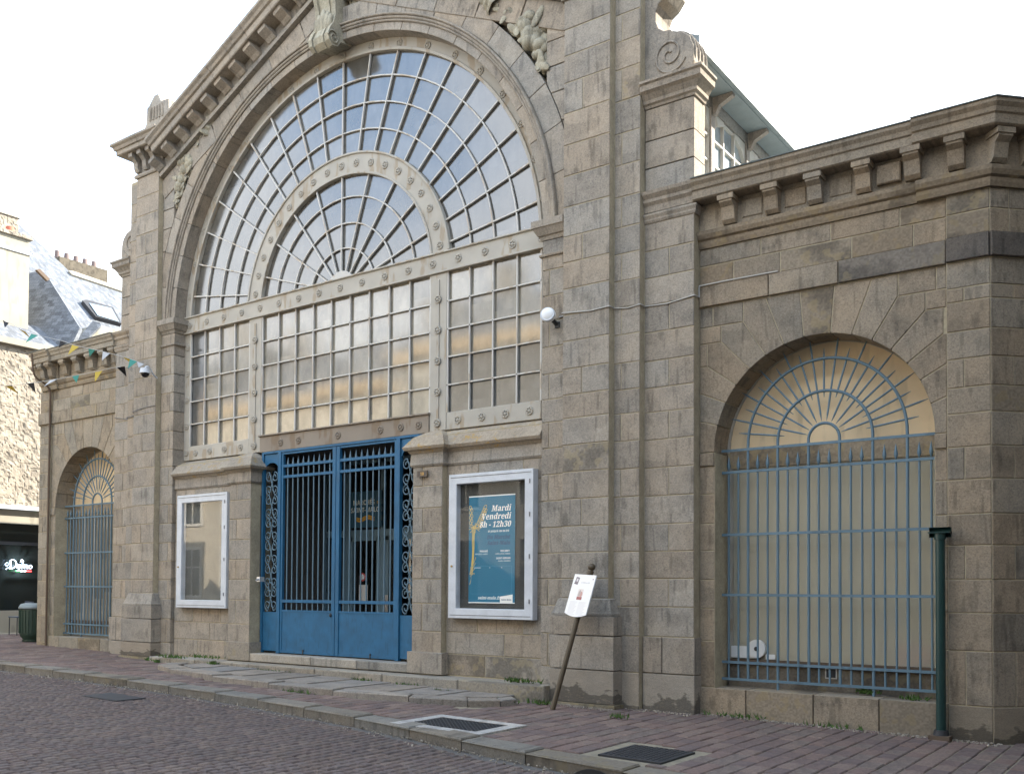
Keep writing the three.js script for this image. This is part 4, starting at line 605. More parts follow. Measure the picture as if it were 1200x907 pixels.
{ // the poster
  const t = canvasTex(820, 1500, (c, w, h) => {
    c.fillStyle = '#0d6a86'; c.fillRect(0, 0, w, h); c.fillStyle = '#e9e9e2'; c.fillRect(0, 0, w, 16); c.fillRect(0, h - 14, w, 14);
    c.strokeStyle = '#d9b45a'; c.lineWidth = 7; c.lineCap = 'round';
    const st = (p) => { c.beginPath(); c.moveTo(...p[0]); for (let i = 1; i + 1 < p.length; i += 2) c.quadraticCurveTo(...p[i], ...p[i + 1]); c.stroke(); };
    for (let k = 0; k < 5; k++) { st([[20 + k * 12, 1100], [80 + k * 4, 900], [60 + k * 10, 640], [70 + k * 6, 520], [50 + k * 22, 430 - k * 8]]); }
    for (let k = 0; k < 7; k++) { c.beginPath(); c.ellipse(150 + k * 24, 420 - k * 42, 24, 38, 0.6, 0, 7); c.stroke(); c.beginPath(); c.ellipse(30 + (k % 2) * 20, 380 - k * 36, 20, 32, -0.4, 0, 7); c.stroke(); c.beginPath(); c.ellipse(195 + k * 18, 440 - k * 38, 20, 30, 0.9, 0, 7); c.stroke(); }
    for (let k = 0; k < 8; k++) { const a = k * 0.7; st([[80, 440], [120 + 60 * Math.cos(a), 440 + 40 * Math.sin(a)], [90 + 130 * Math.cos(a), 450 + 70 * Math.sin(a)]]); }
    for (let k = 0; k < 4; k++) st([[30, 1010 + k * 40], [90 + k * 10, 960 + k * 30], [130 - k * 10, 860 + k * 80]]);
    st([[20, 1240], [60, 1160], [40, 1090]]);
    c.textAlign = 'right'; c.fillStyle = '#f3efe2'; c.font = 'italic bold 112px serif'; c.fillText('Mardi', 745, 225); c.fillText('Vendredi', 745, 335); c.fillText('8h - 12h30', 745, 445);
    c.font = 'bold 34px sans-serif'; c.fillText("ET JUSQU'À 13H EN ÉTÉ", 720, 515);
    c.fillStyle = '#123a63'; c.font = 'italic bold 74px serif'; c.fillText('Du Marché', 735, 610); c.fillText('Saint-Malo', 735, 690);
    c.fillStyle = '#e6e8e2'; c.font = 'bold 36px sans-serif'; c.fillText('PARAMÉ', 345, 790); c.fillText('ROCABEY', 730, 790); c.fillText('SAINT-SERVAN', 745, 890); c.font = '26px sans-serif'; c.fillText('MERCREDI, SAMEDI', 345, 825); c.fillText('LUNDI, JEUDI, SAMEDI', 740, 825); c.fillText('MARDI, VENDREDI', 745, 925);
    c.strokeStyle = '#3f86a0'; c.lineWidth = 4; c.strokeRect(45, 985, 720, 385); c.fillStyle = '#c9d6da'; c.fillRect(375, 1003, 16, 8); c.fillRect(585, 1003, 16, 8); c.fillRect(100, 1003, 120, 8);
    c.fillStyle = '#f0eee4'; c.font = 'italic bold 60px serif'; c.textAlign = 'center'; c.fillText('saint-malo.fr', 370, 1445); c.beginPath(); c.moveTo(565, 1405); c.lineTo(785, 1375); c.lineTo(785, 1500); c.lineTo(565, 1500); c.fill(); c.fillStyle = '#456'; c.font = 'bold 34px sans-serif'; c.fillText('Saint-Malo', 676, 1460);
  });
  const p = thing('market_poster', 'teal market poster with yellow drawing, reading Mardi Vendredi 8h - 12h30', 'poster', [3.28, 1.40, 0.25]);
  card('sheet', p, 2.88, 3.70, 1.41, 2.95, 0.252, mk({ map: t, roughness: 0.55 }), 0.004); settle(p);
}
// --- the arched windows of the wings and the blue grilles before them
function wingWindow(cx, Rr, east) {
  const z = -0.43, ys = 3.36, sill = east ? 0.41 : 0.55;
  const w = thing('wing_window', east ? 'arched window with a sand coloured lunette and frosted pane behind a grille' : 'arched window with pale ribbed panes behind the grille beside the litter bin', 'window', [cx, sill, z]);
  const arc = Array.from({ length: 25 }, (_, i) => [cx + (Rr + 0.02) * Math.cos(i * PI / 24), ys + (Rr + 0.02) * Math.sin(i * PI / 24)]);
  add('lunette_panel', boxUV(prism([[cx + Rr, 3.30], ...arc, [cx - Rr, 3.30]], z - 0.03, z - 0.005, 0, 0.002)), M.blind, w);
  add('arch_frame', boxUV(prism([...arc, ...arc.slice().reverse().map(([x, y]) => [cx + (x - cx) * 0.965, ys + (y - ys) * 0.965])], z - 0.02, z + 0.03, 0, 0.004)), M.frame, w);
  add('transom', paintG(box(cx - Rr, cx + Rr, 3.16, 3.40, z - 0.05, z + 0.02), [0.46, 0.37, 0.26]), M.stained, w);
  const fr = M.frame;
  for (const s of [1, -1]) add('side_frame', box(cx + s * (Rr - 0.03) - 0.035, cx + s * (Rr - 0.03) + 0.035, sill + 0.3, 3.16, z - 0.03, z + 0.025), fr, w);
  add('sill_rail', box(cx - Rr, cx + Rr, sill + 0.29, sill + 0.34, z - 0.06, z + 0.06), M.wood, w);
  add('apron', paintG(box(cx - Rr, cx + Rr, sill - 0.1, sill + 0.29, z - 0.1, z), [0.26, 0.22, 0.17]), M.stained, w);
  if (east) {
    add('frosted_pane', box(cx - Rr + 0.03, cx + Rr - 0.03, sill + 0.34, 3.16, z - 0.012, z - 0.004), mk({ color: C3(0.86, 0.82, 0.68), roughness: 0.42, transmission: 0.7, thickness: 0, ior: 1.5 }, THREE.MeshPhysicalMaterial), w);
    add('blind', box(cx - Rr + 0.72, cx + Rr - 0.02, sill + 0.34, 3.16, z - 0.11, z - 0.10), mk({ map: plasterT, color: C3(0.88, 0.80, 0.58), roughness: 1 }), w);
    const rm = mk({ map: plasterT, color: C3(0.55, 0.52, 0.45), roughness: 1 }), x0 = cx - Rr, x1 = cx + Rr;   // the room behind
    add('room', cleanMerge([box(x0 - 0.5, x1 + 0.5, 0.1, 3.5, z - 2.3, z - 2.2), box(x0 - 0.6, x0 - 0.5, 0.1, 3.5, z - 2.3, z - 0.05), box(x1 + 0.5, x1 + 0.6, 0.1, 3.5, z - 2.3, z - 0.05), box(x0 - 0.6, x1 + 0.6, 3.36, 3.5, z - 2.3, z - 0.06), box(x0 - 0.6, x1 + 0.6, 0.1, 0.3, z - 2.3, z - 0.11)]), rm, w);
    add('sill_board', box(x0, x1, sill + 0.28, sill + 0.33, z - 0.24, z - 0.06), M.frameW, w);
    add('vent', cleanMerge([box(cx - 0.05, cx + 0.09, sill + 0.15, sill + 0.28, z + 0.001, z + 0.008)]), M.frameW, w);
    add('vent_grid', box(cx - 0.035, cx + 0.075, sill + 0.165, sill + 0.265, z + 0.008, z + 0.012), M.darkIron, w);
  } else {
    for (let k = 0; k < 6; k++) { const a = lerp(cx - Rr + 0.05, cx + Rr - 0.05, k / 6), b = lerp(cx - Rr + 0.05, cx + Rr - 0.05, (k + 1) / 6); add('pane', box(a, b - 0.012, sill + 0.34, 3.16, z - 0.012, z - 0.004), M.obscure, w); add('glazing_bar', box(b - 0.014, b + 0.004, sill + 0.34, 3.16, z - 0.02, z + 0.01), M.frameW, w); }
  }
  settle(w);
  // grille
  const g = thing('window_grille', east ? 'blue iron grille with sunburst head before the sand coloured window' : 'blue iron grille with sunburst head over the litter bin side window', 'grille', [cx, sill, -0.25]), zg = -0.24, B = M.blueLight, k = Rr / 1.283;
  const rails = [3.37, 3.095, 2.31, 1.555, 0.715, 0.505].map((y) => y + (east ? 0 : 0.10 * (3.37 - y) / 2.87));
  rails.forEach((y) => add('rail', bar([cx - Rr - 0.02, y, zg + 0.012], [cx + Rr + 0.02, y, zg + 0.012], 0.032, 0.018), B, g));
  const cy = 3.40;
  for (const r of [0.185, 0.565, 0.945]) {
    const rk = r * k; for (const s of [1, -1]) add('bar', rod([cx + s * rk, rails[5] - (r > 0.5 && r < 0.6 ? 0.13 : -0.0), zg], [cx + s * rk, cy + 0.02, zg], 0.018, 0.018, 8), B, g);
    const q = new THREE.TorusGeometry(rk, 0.018, 7, 44, PI); q.scale(1, 1.02, 1); q.translate(cx, cy + 0.02, zg); add('arch_bar', q, B, g);
  }
  const tip = new THREE.LatheGeometry([[0.008, 0], [0.009, 0.02], [0.024, 0.07], [0.02, 0.10], [0.001, 0.2]].map((p) => new THREE.Vector2(...p)), 6);
  for (const x0 of [-0.0633, 0.0633]) for (const c of [-1.135, -0.757, -0.377, 0, 0.377, 0.757, 1.135]) { const x = cx + (c + x0) * k; add('bar', rod([x, rails[5], zg], [x, rails[1], zg], 0.0135, 0.0135, 7), B, g); const t = add('spear', tip, B, g); t.position.set(x, rails[1] + 0.005, zg); }
  for (let i = 0; i <= 22; i++) { const a = (i * 180 / 22) * PI / 180, lng = i % 2 === 0, r0 = (lng ? 0.30 : 0.58) * k, r1 = (lng ? 1.22 : 1.08) * k, p = (r) => [cx + r * Math.cos(a), cy + 0.03 + r * Math.sin(a), zg - 0.012]; if (i === 0 || i === 22) continue; add('ray', rod(p(r0), p(r1 - 0.1), 0.012, 0.012, 6), B, g); add('ray_point', rod(p(r1 - 0.1), p(r1), 0.012, 0.003, 6), B, g); add('ray_point', rod(p(r0), p(r0 - 0.09), 0.012, 0.003, 6), B, g); }
  settle(g);
}
wingWindow(7.858, 1.283, true); wingWindow(-7.55, 1.22, false);
{ // the little machine on the sill inside the east window
  const d = thing('roll_dispenser', 'white roll dispenser on the sill between the grille and the frosted pane', 'dispenser', [6.93, 0.76, -0.40]), m = mk({ color: C3(0.75, 0.74, 0.70), roughness: 0.5 });
  const c = new THREE.CylinderGeometry(0.115, 0.115, 0.05, 28); c.rotateX(PI / 2); c.translate(6.97, 0.885, -0.385); add('roll', c, m, d);
  const h = new THREE.CylinderGeometry(0.028, 0.028, 0.056, 16); h.rotateX(PI / 2); h.translate(6.97, 0.885, -0.383); add('hub', h, M.darkIron, d);
  add('body', box(6.63, 6.95, 0.765, 0.91, -0.412, -0.385), m, d); add('foot', box(7.08, 7.2, 0.762, 0.82, -0.412, -0.39), m, d); settle(d);
}
{ // goods standing behind the frosted pane
  const z = -0.49, crate = (name, label, x0, x1, y0, y1, c, cat) => { const t = thing(name, label, cat, [(x0 + x1) / 2, y0, z]), m = mk({ color: C3(...c), roughness: 0.6 }); add('body', box(x0, x1, y0, y1, z - 0.02, z + 0.02, 1), m, t); add('rim', box(x0 - 0.01, x1 + 0.01, y1, y1 + 0.02, z - 0.025, z + 0.025, 1), m, t); settle(t); };
  crate('red_crate', 'red crate blurred behind the frosted pane', 8.62, 8.98, 0.76, 0.98, [0.45, 0.04, 0.05], 'crate'); crate('blue_tub', 'blue tub blurred behind the frosted pane', 8.42, 8.70, 1.22, 1.34, [0.06, 0.14, 0.35], 'tub'); crate('grey_tub', 'grey tub blurred behind the frosted pane', 8.2, 8.5, 0.95, 1.2, [0.3, 0.27, 0.24], 'tub');
}
// --- small fittings
{
  const p = thing('house_number_plate', 'small dark plate with the gilt number 10 on the gate pier', 'number plate', [2.10, 3.27, 0.365]);
  const t = canvasTex(128, 64, (c, w, h) => { c.fillStyle = '#4a4038'; c.fillRect(0, 0, w, h); c.strokeStyle = '#6a5c48'; c.lineWidth = 4; c.strokeRect(3, 3, w - 6, h - 6); c.fillStyle = '#d8a44a'; c.font = 'bold 46px serif'; c.textAlign = 'center'; c.fillText('10', w / 2, 48); });
  card('plate', p, 1.99, 2.18, 3.275, 3.365, 0.372, mk({ map: t, roughness: 0.5 }), 0.02); settle(p);
}
{
  const l = thing('wall_light', 'round white floodlight bracketed to the window jamb', 'light', [4.38, 5.3, 0.30]);
  const h = new THREE.SphereGeometry(0.105, 24, 16); h.scale(1, 0.95, 0.55); h.rotateY(0.35); h.translate(4.36, 5.31, 0.44); add('head', h, mk({ color: C3(0.85, 0.84, 0.82), roughness: 0.6 }), l);
  const rim = new THREE.TorusGeometry(0.09, 0.012, 6, 24); rim.rotateX(-0.2); rim.rotateY(0.35); rim.translate(4.366, 5.316, 0.465); add('rim', rim, M.white, l);
  add('bracket', cleanMerge([bar([4.42, 5.20, 0.30], [4.40, 5.26, 0.42], 0.05, 0.03), bar([4.42, 5.16, 0.305], [4.42, 5.24, 0.305], 0.07, 0.02)]), M.darkIron, l); settle(l);
}
{
  const c = thing('security_camera', 'white dome security camera on a swan arm from the pilaster', 'camera', [-4.55, 5.6, 0.42]);
  add('arm', tube([[-4.52, 5.56, 0.41], [-4.5, 5.6, 0.50], [-4.47, 5.70, 0.60], [-4.45, 5.72, 0.68], [-4.44, 5.68, 0.72]], 0.018, 20, 6), M.white, c);
  const h = new THREE.CylinderGeometry(0.085, 0.10, 0.09, 20); h.translate(-4.44, 5.63, 0.72); add('housing', h, M.white, c);
  const d = new THREE.SphereGeometry(0.078, 18, 10, 0, PI * 2, PI / 2, PI / 2); d.translate(-4.44, 5.585, 0.72); add('dome', d, mk({ color: C3(0.01, 0.01, 0.012), roughness: 0.08 }), c);
  settle(c);
}
{ // cables along the masonry
  const k = thing('wall_cable', 'thin pale cable running across the pilaster and piers from the round light', 'cable', [5.3, 5.28, 0.41]);
  const P = [[4.45, 5.30, 0.30], [4.56, 5.31, 0.30], [4.565, 5.31, 0.41], [5.0, 5.27, 0.412], [5.30, 5.285, 0.412], [5.302, 5.28, 0.29], [5.5, 5.255, 0.29], [5.68, 5.275, 0.29], [5.682, 5.27, 0.172], [6.0, 5.255, 0.172], [6.38, 5.30, 0.172], [6.384, 5.30, 0.05], [6.385, 5.44, 0.05], [6.8, 5.445, 0.045], [7.4, 5.44, 0.045]];
  const seg = []; for (let i = 0; i < P.length - 1; i++) seg.push(rod(P[i], P[i + 1], 0.009, 0.009, 6)); add('run', cleanMerge(seg), mk({ color: C3(0.42, 0.40, 0.36), roughness: 0.7 }), k); settle(k);
  const k2 = thing('wall_cable', 'thin dark cable draped across the pilaster under the dome camera', 'cable', [-5, 5.2, 0.41]);
  add('run', tube([[-6.28, 5.02, 0.18], [-5.7, 4.93, 0.20], [-5.68, 4.94, 0.30], [-5.31, 4.97, 0.30], [-5.29, 4.99, 0.415], [-4.95, 5.04, 0.412], [-4.575, 5.05, 0.412]], 0.008, 40, 5), mk({ color: C3(0.2, 0.19, 0.18), roughness: 0.8 }), k2); settle(k2);
}
{ // green stand pipe with a hooded top
  const p = thing('stand_pipe', 'dark green iron pipe with hooded top fixed at the corner', 'pipe', [9.22, gy(9.22), 0.14]), x = 9.22, z = 0.13;
  add('pipe', rod([x, gy(x) + 0.08, z], [x, 2.22, z], 0.050, 0.048, 18), M.greenPipe, p);
  add('collar', rod([x, 2.17, z], [x, 2.24, z], 0.06, 0.06, 18), M.greenPipe, p);
  const h = new THREE.CylinderGeometry(0.055, 0.055, 0.22, 18, 1, false, 0, PI); h.rotateZ(PI / 2); h.rotateX(-PI / 2); h.translate(x, 2.245, z + 0.01); add('hood', h, M.greenPipe, p);
  add('hood_base', box(x - 0.11, x + 0.11, 2.235, 2.25, z - 0.05, z + 0.07), M.greenPipe, p);
  add('shoe', rod([x, gy(x) + 0.03, z], [x, gy(x) + 0.10, z], 0.085, 0.07, 14), M.darkIron, p);
  add('shoe_block', box(x - 0.11, x + 0.10, gy(x) - 0.02, gy(x) + 0.045, z - 0.06, z + 0.10), M.wood, p);
  add('clip', box(x - 0.03, x + 0.03, 1.4, 1.43, 0.03, z - 0.03), M.greenPipe, p);
  settle(p);
}
{ // the thin downpipe of the west wing
  const p = thing('downpipe', 'thin dark downpipe running down the west wing beside the corner', 'pipe', [-8.93, gy(-9), 0.07]);
  add('pipe', rod([-8.93, gy(-9), 0.075], [-8.93, 5.88, 0.075], 0.022, 0.022, 8), M.wood, p);
  add('swan_neck', tube([[-8.93, 5.86, 0.075], [-8.93, 6.0, 0.16], [-8.93, 6.15, 0.42], [-8.93, 6.62, 0.50]], 0.022, 16, 8), M.wood, p); settle(p);
}
{ // info panel on a leaning pole
  const s = thing('information_sign', 'white information panel on a bronze pole leaning against the pilaster base', 'sign', [5.02, gy(5), 1.15]);
  const a = new THREE.Vector3(4.86, gy(5), 1.05), b = new THREE.Vector3(5.13, 1.86, 0.58), d = b.clone().sub(a).normalize(), at = (t) => a.clone().addScaledVector(d, t).toArray(), br = mk({ map: paintT, color: C3(0.10, 0.075, 0.045), roughness: 0.5, metalness: 0.3 });
  const len = b.distanceTo(a);
  add('pole', rod(a.toArray(), at(len), 0.034, 0.032, 12), br, s); add('collar', rod(at(len - 0.06), at(len - 0.01), 0.044, 0.044, 12), br, s);
  const k = new THREE.SphereGeometry(0.05, 14, 10); k.translate(...at(len + 0.04)); add('finial', k, br, s);
  const t = canvasTex(300, 420, (c, w, h) => { c.fillStyle = '#f2ece4'; c.fillRect(0, 0, w, h); c.fillStyle = '#8d7f7c'; c.save(); c.translate(60, 62); c.rotate(0.15); c.fillRect(-28, -34, 50, 64); c.fillStyle = '#d9cfca'; c.fillRect(-14, -20, 22, 28); c.fillStyle = '#6d5f60'; c.fillRect(-30, 26, 50, 10); c.restore(); c.fillStyle = '#9c9490'; c.font = '17px serif'; c.fillText('La halle au blé', 118, 82); c.fillStyle = '#e2d3c6'; c.fillRect(110, 140, 74, 104); c.fillStyle = '#a8645a'; c.fillRect(112, 214, 70, 28); c.fillStyle = '#c79a8c'; c.beginPath(); c.ellipse(158, 190, 20, 28, 0, 0, 7); c.fill(); c.fillStyle = '#b8a79c'; c.beginPath(); c.ellipse(134, 182, 14, 34, 0.2, 0, 7); c.fill(); c.fillStyle = '#d6cdc4'; for (let i = 0; i < 13; i++) { c.fillRect(36, 262 + i * 10, 105 - (i % 4) * 8, 3); c.fillRect(158, 262 + i * 10, 105 - (i % 3) * 10, 3); } c.fillStyle = '#7d3440'; c.beginPath(); c.arc(270, 40, 6, 0, 7); c.fill(); });
  const sh = new THREE.Shape(); sh.moveTo(-0.22, -0.24); sh.quadraticCurveTo(0, -0.32, 0.22, -0.24); sh.lineTo(0.22, 0.28); sh.lineTo(-0.22, 0.28); sh.closePath();
  const face = (name, sh2, dep, mat, off) => { const g = new THREE.ExtrudeGeometry(sh2, { depth: dep, bevelEnabled: false, curveSegments: 10 }); const q = g.attributes.position, uv = new Float32Array(q.count * 2); for (let i = 0; i < q.count; i++) { uv[2 * i] = (q.getX(i) + 0.22) / 0.44; uv[2 * i + 1] = (q.getY(i) + 0.30) / 0.58; } g.setAttribute('uv', new THREE.BufferAttribute(uv, 2)); g.translate(0, 0, off); const y = d.clone(), x = new THREE.Vector3(1, 0, 0.35).addScaledVector(y, -y.x).normalize(); x.addScaledVector(y, -x.dot(y)).normalize(); const zz = new THREE.Vector3().crossVectors(x, y); if (zz.z < 0) { zz.negate(); x.negate(); } g.applyMatrix4(new THREE.Matrix4().makeBasis(x, y, zz).setPosition(...at(len - 0.36))); return add(name, g, mat, s); };
  face('panel', sh, 0.012, M.white, 0.045); face('print', sh, 0.003, mk({ map: t, roughness: 0.5 }), 0.058);
  settle(s);
}
{ const g = thing('wall_valve', 'small steel valve box fixed on the gate pier reveal', 'valve', [-1.70, 1.75, 0.42]); add('box', box(-1.72, -1.64, 1.72, 1.80, 0.2, 0.30), mk({ color: C3(0.6, 0.6, 0.6), metalness: 0.5, roughness: 0.3 }), g); add('tap', rod([-1.68, 1.76, 0.30], [-1.66, 1.74, 0.36], 0.018, 0.014), mk({ color: C3(0.6, 0.6, 0.6), metalness: 0.5, roughness: 0.3 }), g); add('conduit', rod([-1.695, 1.8, 0.25], [-1.695, 3.2, 0.25], 0.012), M.darkIron, g); settle(g); }
// ---------------------------------------------------------------- the ground
const KB = [[-26, 3.3], [-16, 2.95], [-9, 2.82], [-5.4, 2.78], [-2.9, 2.74], [-1.0, 2.77], [1.1, 2.88], [3.3, 3.17], [4.55, 3.40], [5.75, 3.68], [6.6, 3.80], [7.55, 3.93], [9, 4.15], [12, 4.6], [20, 5.8]];
const kerbZ = (x) => { for (let i = 0; i < KB.length - 1; i++) if (x <= KB[i + 1][0]) return lerp(KB[i][1], KB[i + 1][1], clamp((x - KB[i][0]) / (KB[i + 1][0] - KB[i][0]), 0, 1)); return 5.8; };
const covers = [[4.14, 5.42, 2.36, 3.30], [6.87, 7.58, 2.65, 3.42]];
const inFrame = (() => { camera.updateMatrixWorld(); camera.updateProjectionMatrix(); const v = new THREE.Vector3(); return (x, y, z) => { v.set(x, y, z).project(camera); return Math.abs(v.x) < 1.03 && Math.abs(v.y) < 1.03 && v.z < 1; }; })();
{
  const sh = new THREE.PlaneGeometry(500, 500, 50, 2); sh.rotateX(-PI / 2); const p = sh.attributes.position; for (let i = 0; i < p.count; i++) p.setY(i, gy(p.getX(i)) - 0.16); sh.computeVertexNormals();
  tagS(add('ground', boxUV(sh, 2), mk({ map: mortarT, color: C3(0.14, 0.13, 0.12), roughness: 1 }), scene));
}
function strip(x0, x1, f0, f1, dy, mat, name) {              // sheet between two curves z = f0(x), f1(x)
  const n = 60, T = []; for (let i = 0; i < n; i++) { const a = lerp(x0, x1, i / n), b = lerp(x0, x1, (i + 1) / n), A = [a, gy(a) + dy, f0(a)], B = [b, gy(b) + dy, f0(b)], C = [b, gy(b) + dy, f1(b)], D = [a, gy(a) + dy, f1(a)]; T.push([A, D, C], [A, C, B]); }
  return tagS(add(name, boxUV(geoOf(T), 2), mat, scene));
}
const roadBed = strip(-26, 16, (x) => kerbZ(x) - 0.05, () => 13.2, -0.118, mk({ map: mortarT, color: C3(0.135, 0.125, 0.115), roughness: 1 }), 'road');
const walk = strip(-26, 16, () => -14, kerbZ, -0.014, mk({ map: mortarT, color: C3(0.30, 0.26, 0.19), roughness: 1 }), 'pavement');
// setts and pavers: a flat-topped block with worn arrises
const blockG = (b) => { const g = prism(rect(-0.5, 0.5, -0.5, 0.5), -1, 0, 0, 0); return g; };
function paverGeo(w, l, h, bev) { const g = boxUV(prism(rect(-w / 2, w / 2, -l / 2, l / 2), -h, 0, 0, bev), 0.9, R() * 5, R() * 5); g.rotateX(-PI / 2); return g; }
function lay(list, geos, mats, name, parent, keep, mat) {
  list.forEach((q) => { const dx = q.x - camP.x, dz = q.z - camP.z; q.vis = inFrame(q.x, q.y, q.z); q.d = dx * dx + dz * dz; });
  list.sort((a, b) => (b.vis - a.vis) || a.d / a.s - b.d / b.s);
  const Q = new THREE.Quaternion(), E = new THREE.Euler(), mtx = new THREE.Matrix4();
  list.slice(0, keep).forEach((q, i) => { const m = add(name, geos[i % geos.length], mats[i % mats.length], parent); m.position.set(q.x, q.y, q.z); m.rotation.set(q.rx, q.ry, q.rz); m.scale.set(q.sx, 1, q.sz); });
  const im = new THREE.InstancedMesh(paintG(geos[0].clone(), [1, 1, 1]), mat, list.length - keep); im.name = name + 's_beyond'; im.userData.kind = 'stuff'; im.castShadow = im.receiveShadow = true;
  list.slice(keep).forEach((q, i) => { mtx.compose(new THREE.Vector3(q.x, q.y, q.z), Q.setFromEuler(E.set(q.rx, q.ry, q.rz)), new THREE.Vector3(q.sx, 1, q.sz)); im.setMatrixAt(i, mtx); im.setColorAt(i, new THREE.Color().setRGB(...q.rgb)); });
  parent.add(im);
}
{ // road setts in rows across the street
  const rs = rng(5), list = [], cols = [[0.1408, 0.1017, 0.0887], [0.1232, 0.0929, 0.0824], [0.1507, 0.1087, 0.0887], [0.1309, 0.1008, 0.0887], [0.1595, 0.1195, 0.0978]];
  const w = 0.115;
  for (let x = -24; x < 13; x += w) { let z = kerbZ(x) + 0.09 + rs() * 0.1; const off = 0; while (z < 12.6) { const l = 0.105 + rs() * 0.05, k = 0.85 + rs() * 0.3, c = cols[Math.floor(rs() * 5)], bow = 0.03 * Math.sin(z * 1.6); list.push({ x: x + bow + (rs() - 0.5) * 0.012, z: z + l / 2, y: gy(x) - 0.098 + (rs() - 0.5) * 0.006 + 0.012 * Math.sin(x * 1.3) * Math.sin(z), sx: (w - 0.014) / 0.1, sz: (l - 0.014) / 0.1, rx: (rs() - 0.5) * 0.05, ry: (rs() - 0.5) * 0.1, rz: (rs() - 0.5) * 0.05, s: 1, rgb: [c[0] * k, c[1] * k, c[2] * k] }); z += l; } }
  const far = list.filter((q) => (q.x - camP.x) ** 2 + (q.z - camP.z) ** 2 < 26 * 26);
  const geos = cols.map((c) => paintG(paverGeo(0.1, 0.1, 0.06, 0.012), c));
  lay(far, geos, [M.sett], 'sett', roadBed, 300, M.sett);
}
{ // pavement: courses running away from the kerb
  const rs = rng(6), list = [], cols = [[0.1854, 0.1241, 0.1018], [0.1562, 0.1079, 0.0922], [0.2041, 0.1445, 0.1162], [0.1771, 0.1333, 0.1104], [0.1438, 0.1028, 0.0912]];
  const w = 0.185; let row = 0;
  for (let x = -15; x < 12.5; x += w, row++) { let z = -3.5 + (row % 2) * 0.14 + rs() * 0.05; while (z < kerbZ(x) - 0.36) { const l = Math.min(0.26 + rs() * 0.08, Math.max(0.06, kerbZ(x) - 0.355 - z)), cx2 = x, cz = z + l / 2, inB = (cx2 > -9.4 && cx2 < 9.9 && cz < -0.05) || (cx2 > 9.7 && cx2 < 10.85 && cz < -(cx2 - 9.7) - 0.05) || (cx2 > -4.3 && cx2 < 4.3 && cz < 0.66) || (cx2 < -13.2); const cov = covers.some(([a, b, c, d]) => cx2 > a - 0.06 && cx2 < b + 0.06 && cz > c - 0.1 && cz < d + 0.1); const land = cx2 > -2.9 && cx2 < 4.15 && cz < 1.95 - 0.035 * (cx2 - 1) ** 2; if (!inB && !cov && !land) { const k = 0.85 + rs() * 0.3, c = cols[Math.floor(rs() * 5)]; list.push({ x: cx2 + (rs() - 0.5) * 0.008, z: cz, y: gy(cx2) + 0.0 + (rs() - 0.5) * 0.008, sx: (w - 0.013) / 0.18, sz: (l - 0.013) / 0.28, rx: (rs() - 0.5) * 0.025, ry: (rs() - 0.5) * 0.02, rz: (rs() - 0.5) * 0.03 - 0.0165, s: 4, rgb: [c[0] * k, c[1] * k, c[2] * k] }); } z += l; } }
  const geos = cols.map((c) => paintG(paverGeo(0.18, 0.28, 0.05, 0.010), c));
  lay(list, geos, [M.sett], 'paver', walk, 300, M.sett);
}
{ // kerb stones
  const kerb = tagS(new THREE.Group()); kerb.name = 'kerb'; scene.add(kerb);
  const flip = new THREE.Matrix4().makeRotationX(-PI / 2), rs = rng(15); let x = -24;
  while (x < 13) {
    const l = 0.85 + rs() * 0.35, a = x, b = x + l, z0 = kerbZ(a), z1 = kerbZ(b), w = 0.34, gx = (a + b) / 2;
    const drain = a < 7.35 && b > 7.0 && a > 5.9;
    const g = boxUV(prism([[a, -z0], [b, -z1], [b, -z1 + w], [a, -z0 + w]], -0.16, 0.006 + (rs() - 0.5) * 0.008, 0.014, 0.016), TS, R() * 9, R() * 9); paintG(g, tint([0.215, 0.188, 0.15], 0.1)); g.applyMatrix4(flip); g.translate(0, gy(gx), 0);
    add('kerb_stone', g, rs() < 0.25 ? M.stained : M.stone, kerb); x = b;
  }
}
function cover(name, label, x0, x1, z0, z1, rim, dy, studs) {
  const c = thing(name, label, 'manhole cover', [(x0 + x1) / 2, gy((x0 + x1) / 2) + dy, (z0 + z1) / 2]), tl = Math.atan(-0.0165), y = gy((x0 + x1) / 2) + dy, cx = (x0 + x1) / 2;
  const T = (g) => turned(g, 'Z', tl, [cx, y, 0]);
  if (rim) for (const [a, b, p, q] of [[x0, x1, z0, z0 + rim], [x0, x1, z1 - rim, z1], [x0, x0 + rim, z0 + rim, z1 - rim], [x1 - rim, x1, z0 + rim, z1 - rim]]) add('rim', paintG(T(box(a + 0.003, b - 0.003, y - 0.06, y + 0.008, p + 0.003, q - 0.003)), [0.46, 0.43, 0.39]), M.stone, c);
  const r = rim || 0.0, pl = [box(x0 + r + 0.01, x1 - r - 0.01, y - 0.05, y + 0.004, z0 + r + 0.01, z1 - r - 0.01)]; add('lid', T(cleanMerge(pl)), M.darkIron, c);
  if (studs) { const st = []; for (let a = x0 + r + 0.05; a < x1 - r - 0.04; a += 0.055) for (let b = z0 + r + 0.05; b < z1 - r - 0.04; b += 0.055) st.push(turned(new THREE.BoxGeometry(0.026, 0.006, 0.026), 'Y', 0.785).translate(a, y + 0.006, b)); const m = add('studs', T(cleanMerge(st)), M.darkIron, c); m.userData.kind = 'stuff'; }
  settle(c);
}
cover('manhole_cover', 'studded iron cover set in a pale stone rim on the pavement', 4.16, 5.40, 2.38, 3.28, 0.15, 0, true);
cover('manhole_cover', 'plain rusty iron cover without rim by the kerb drain', 6.89, 7.56, 2.66, 3.40, 0, 0, true);
cover('manhole_cover', 'dark iron plate sunk among the setts of the road', -1.05, -0.2, 3.4, 3.86, 0, -0.088, false);
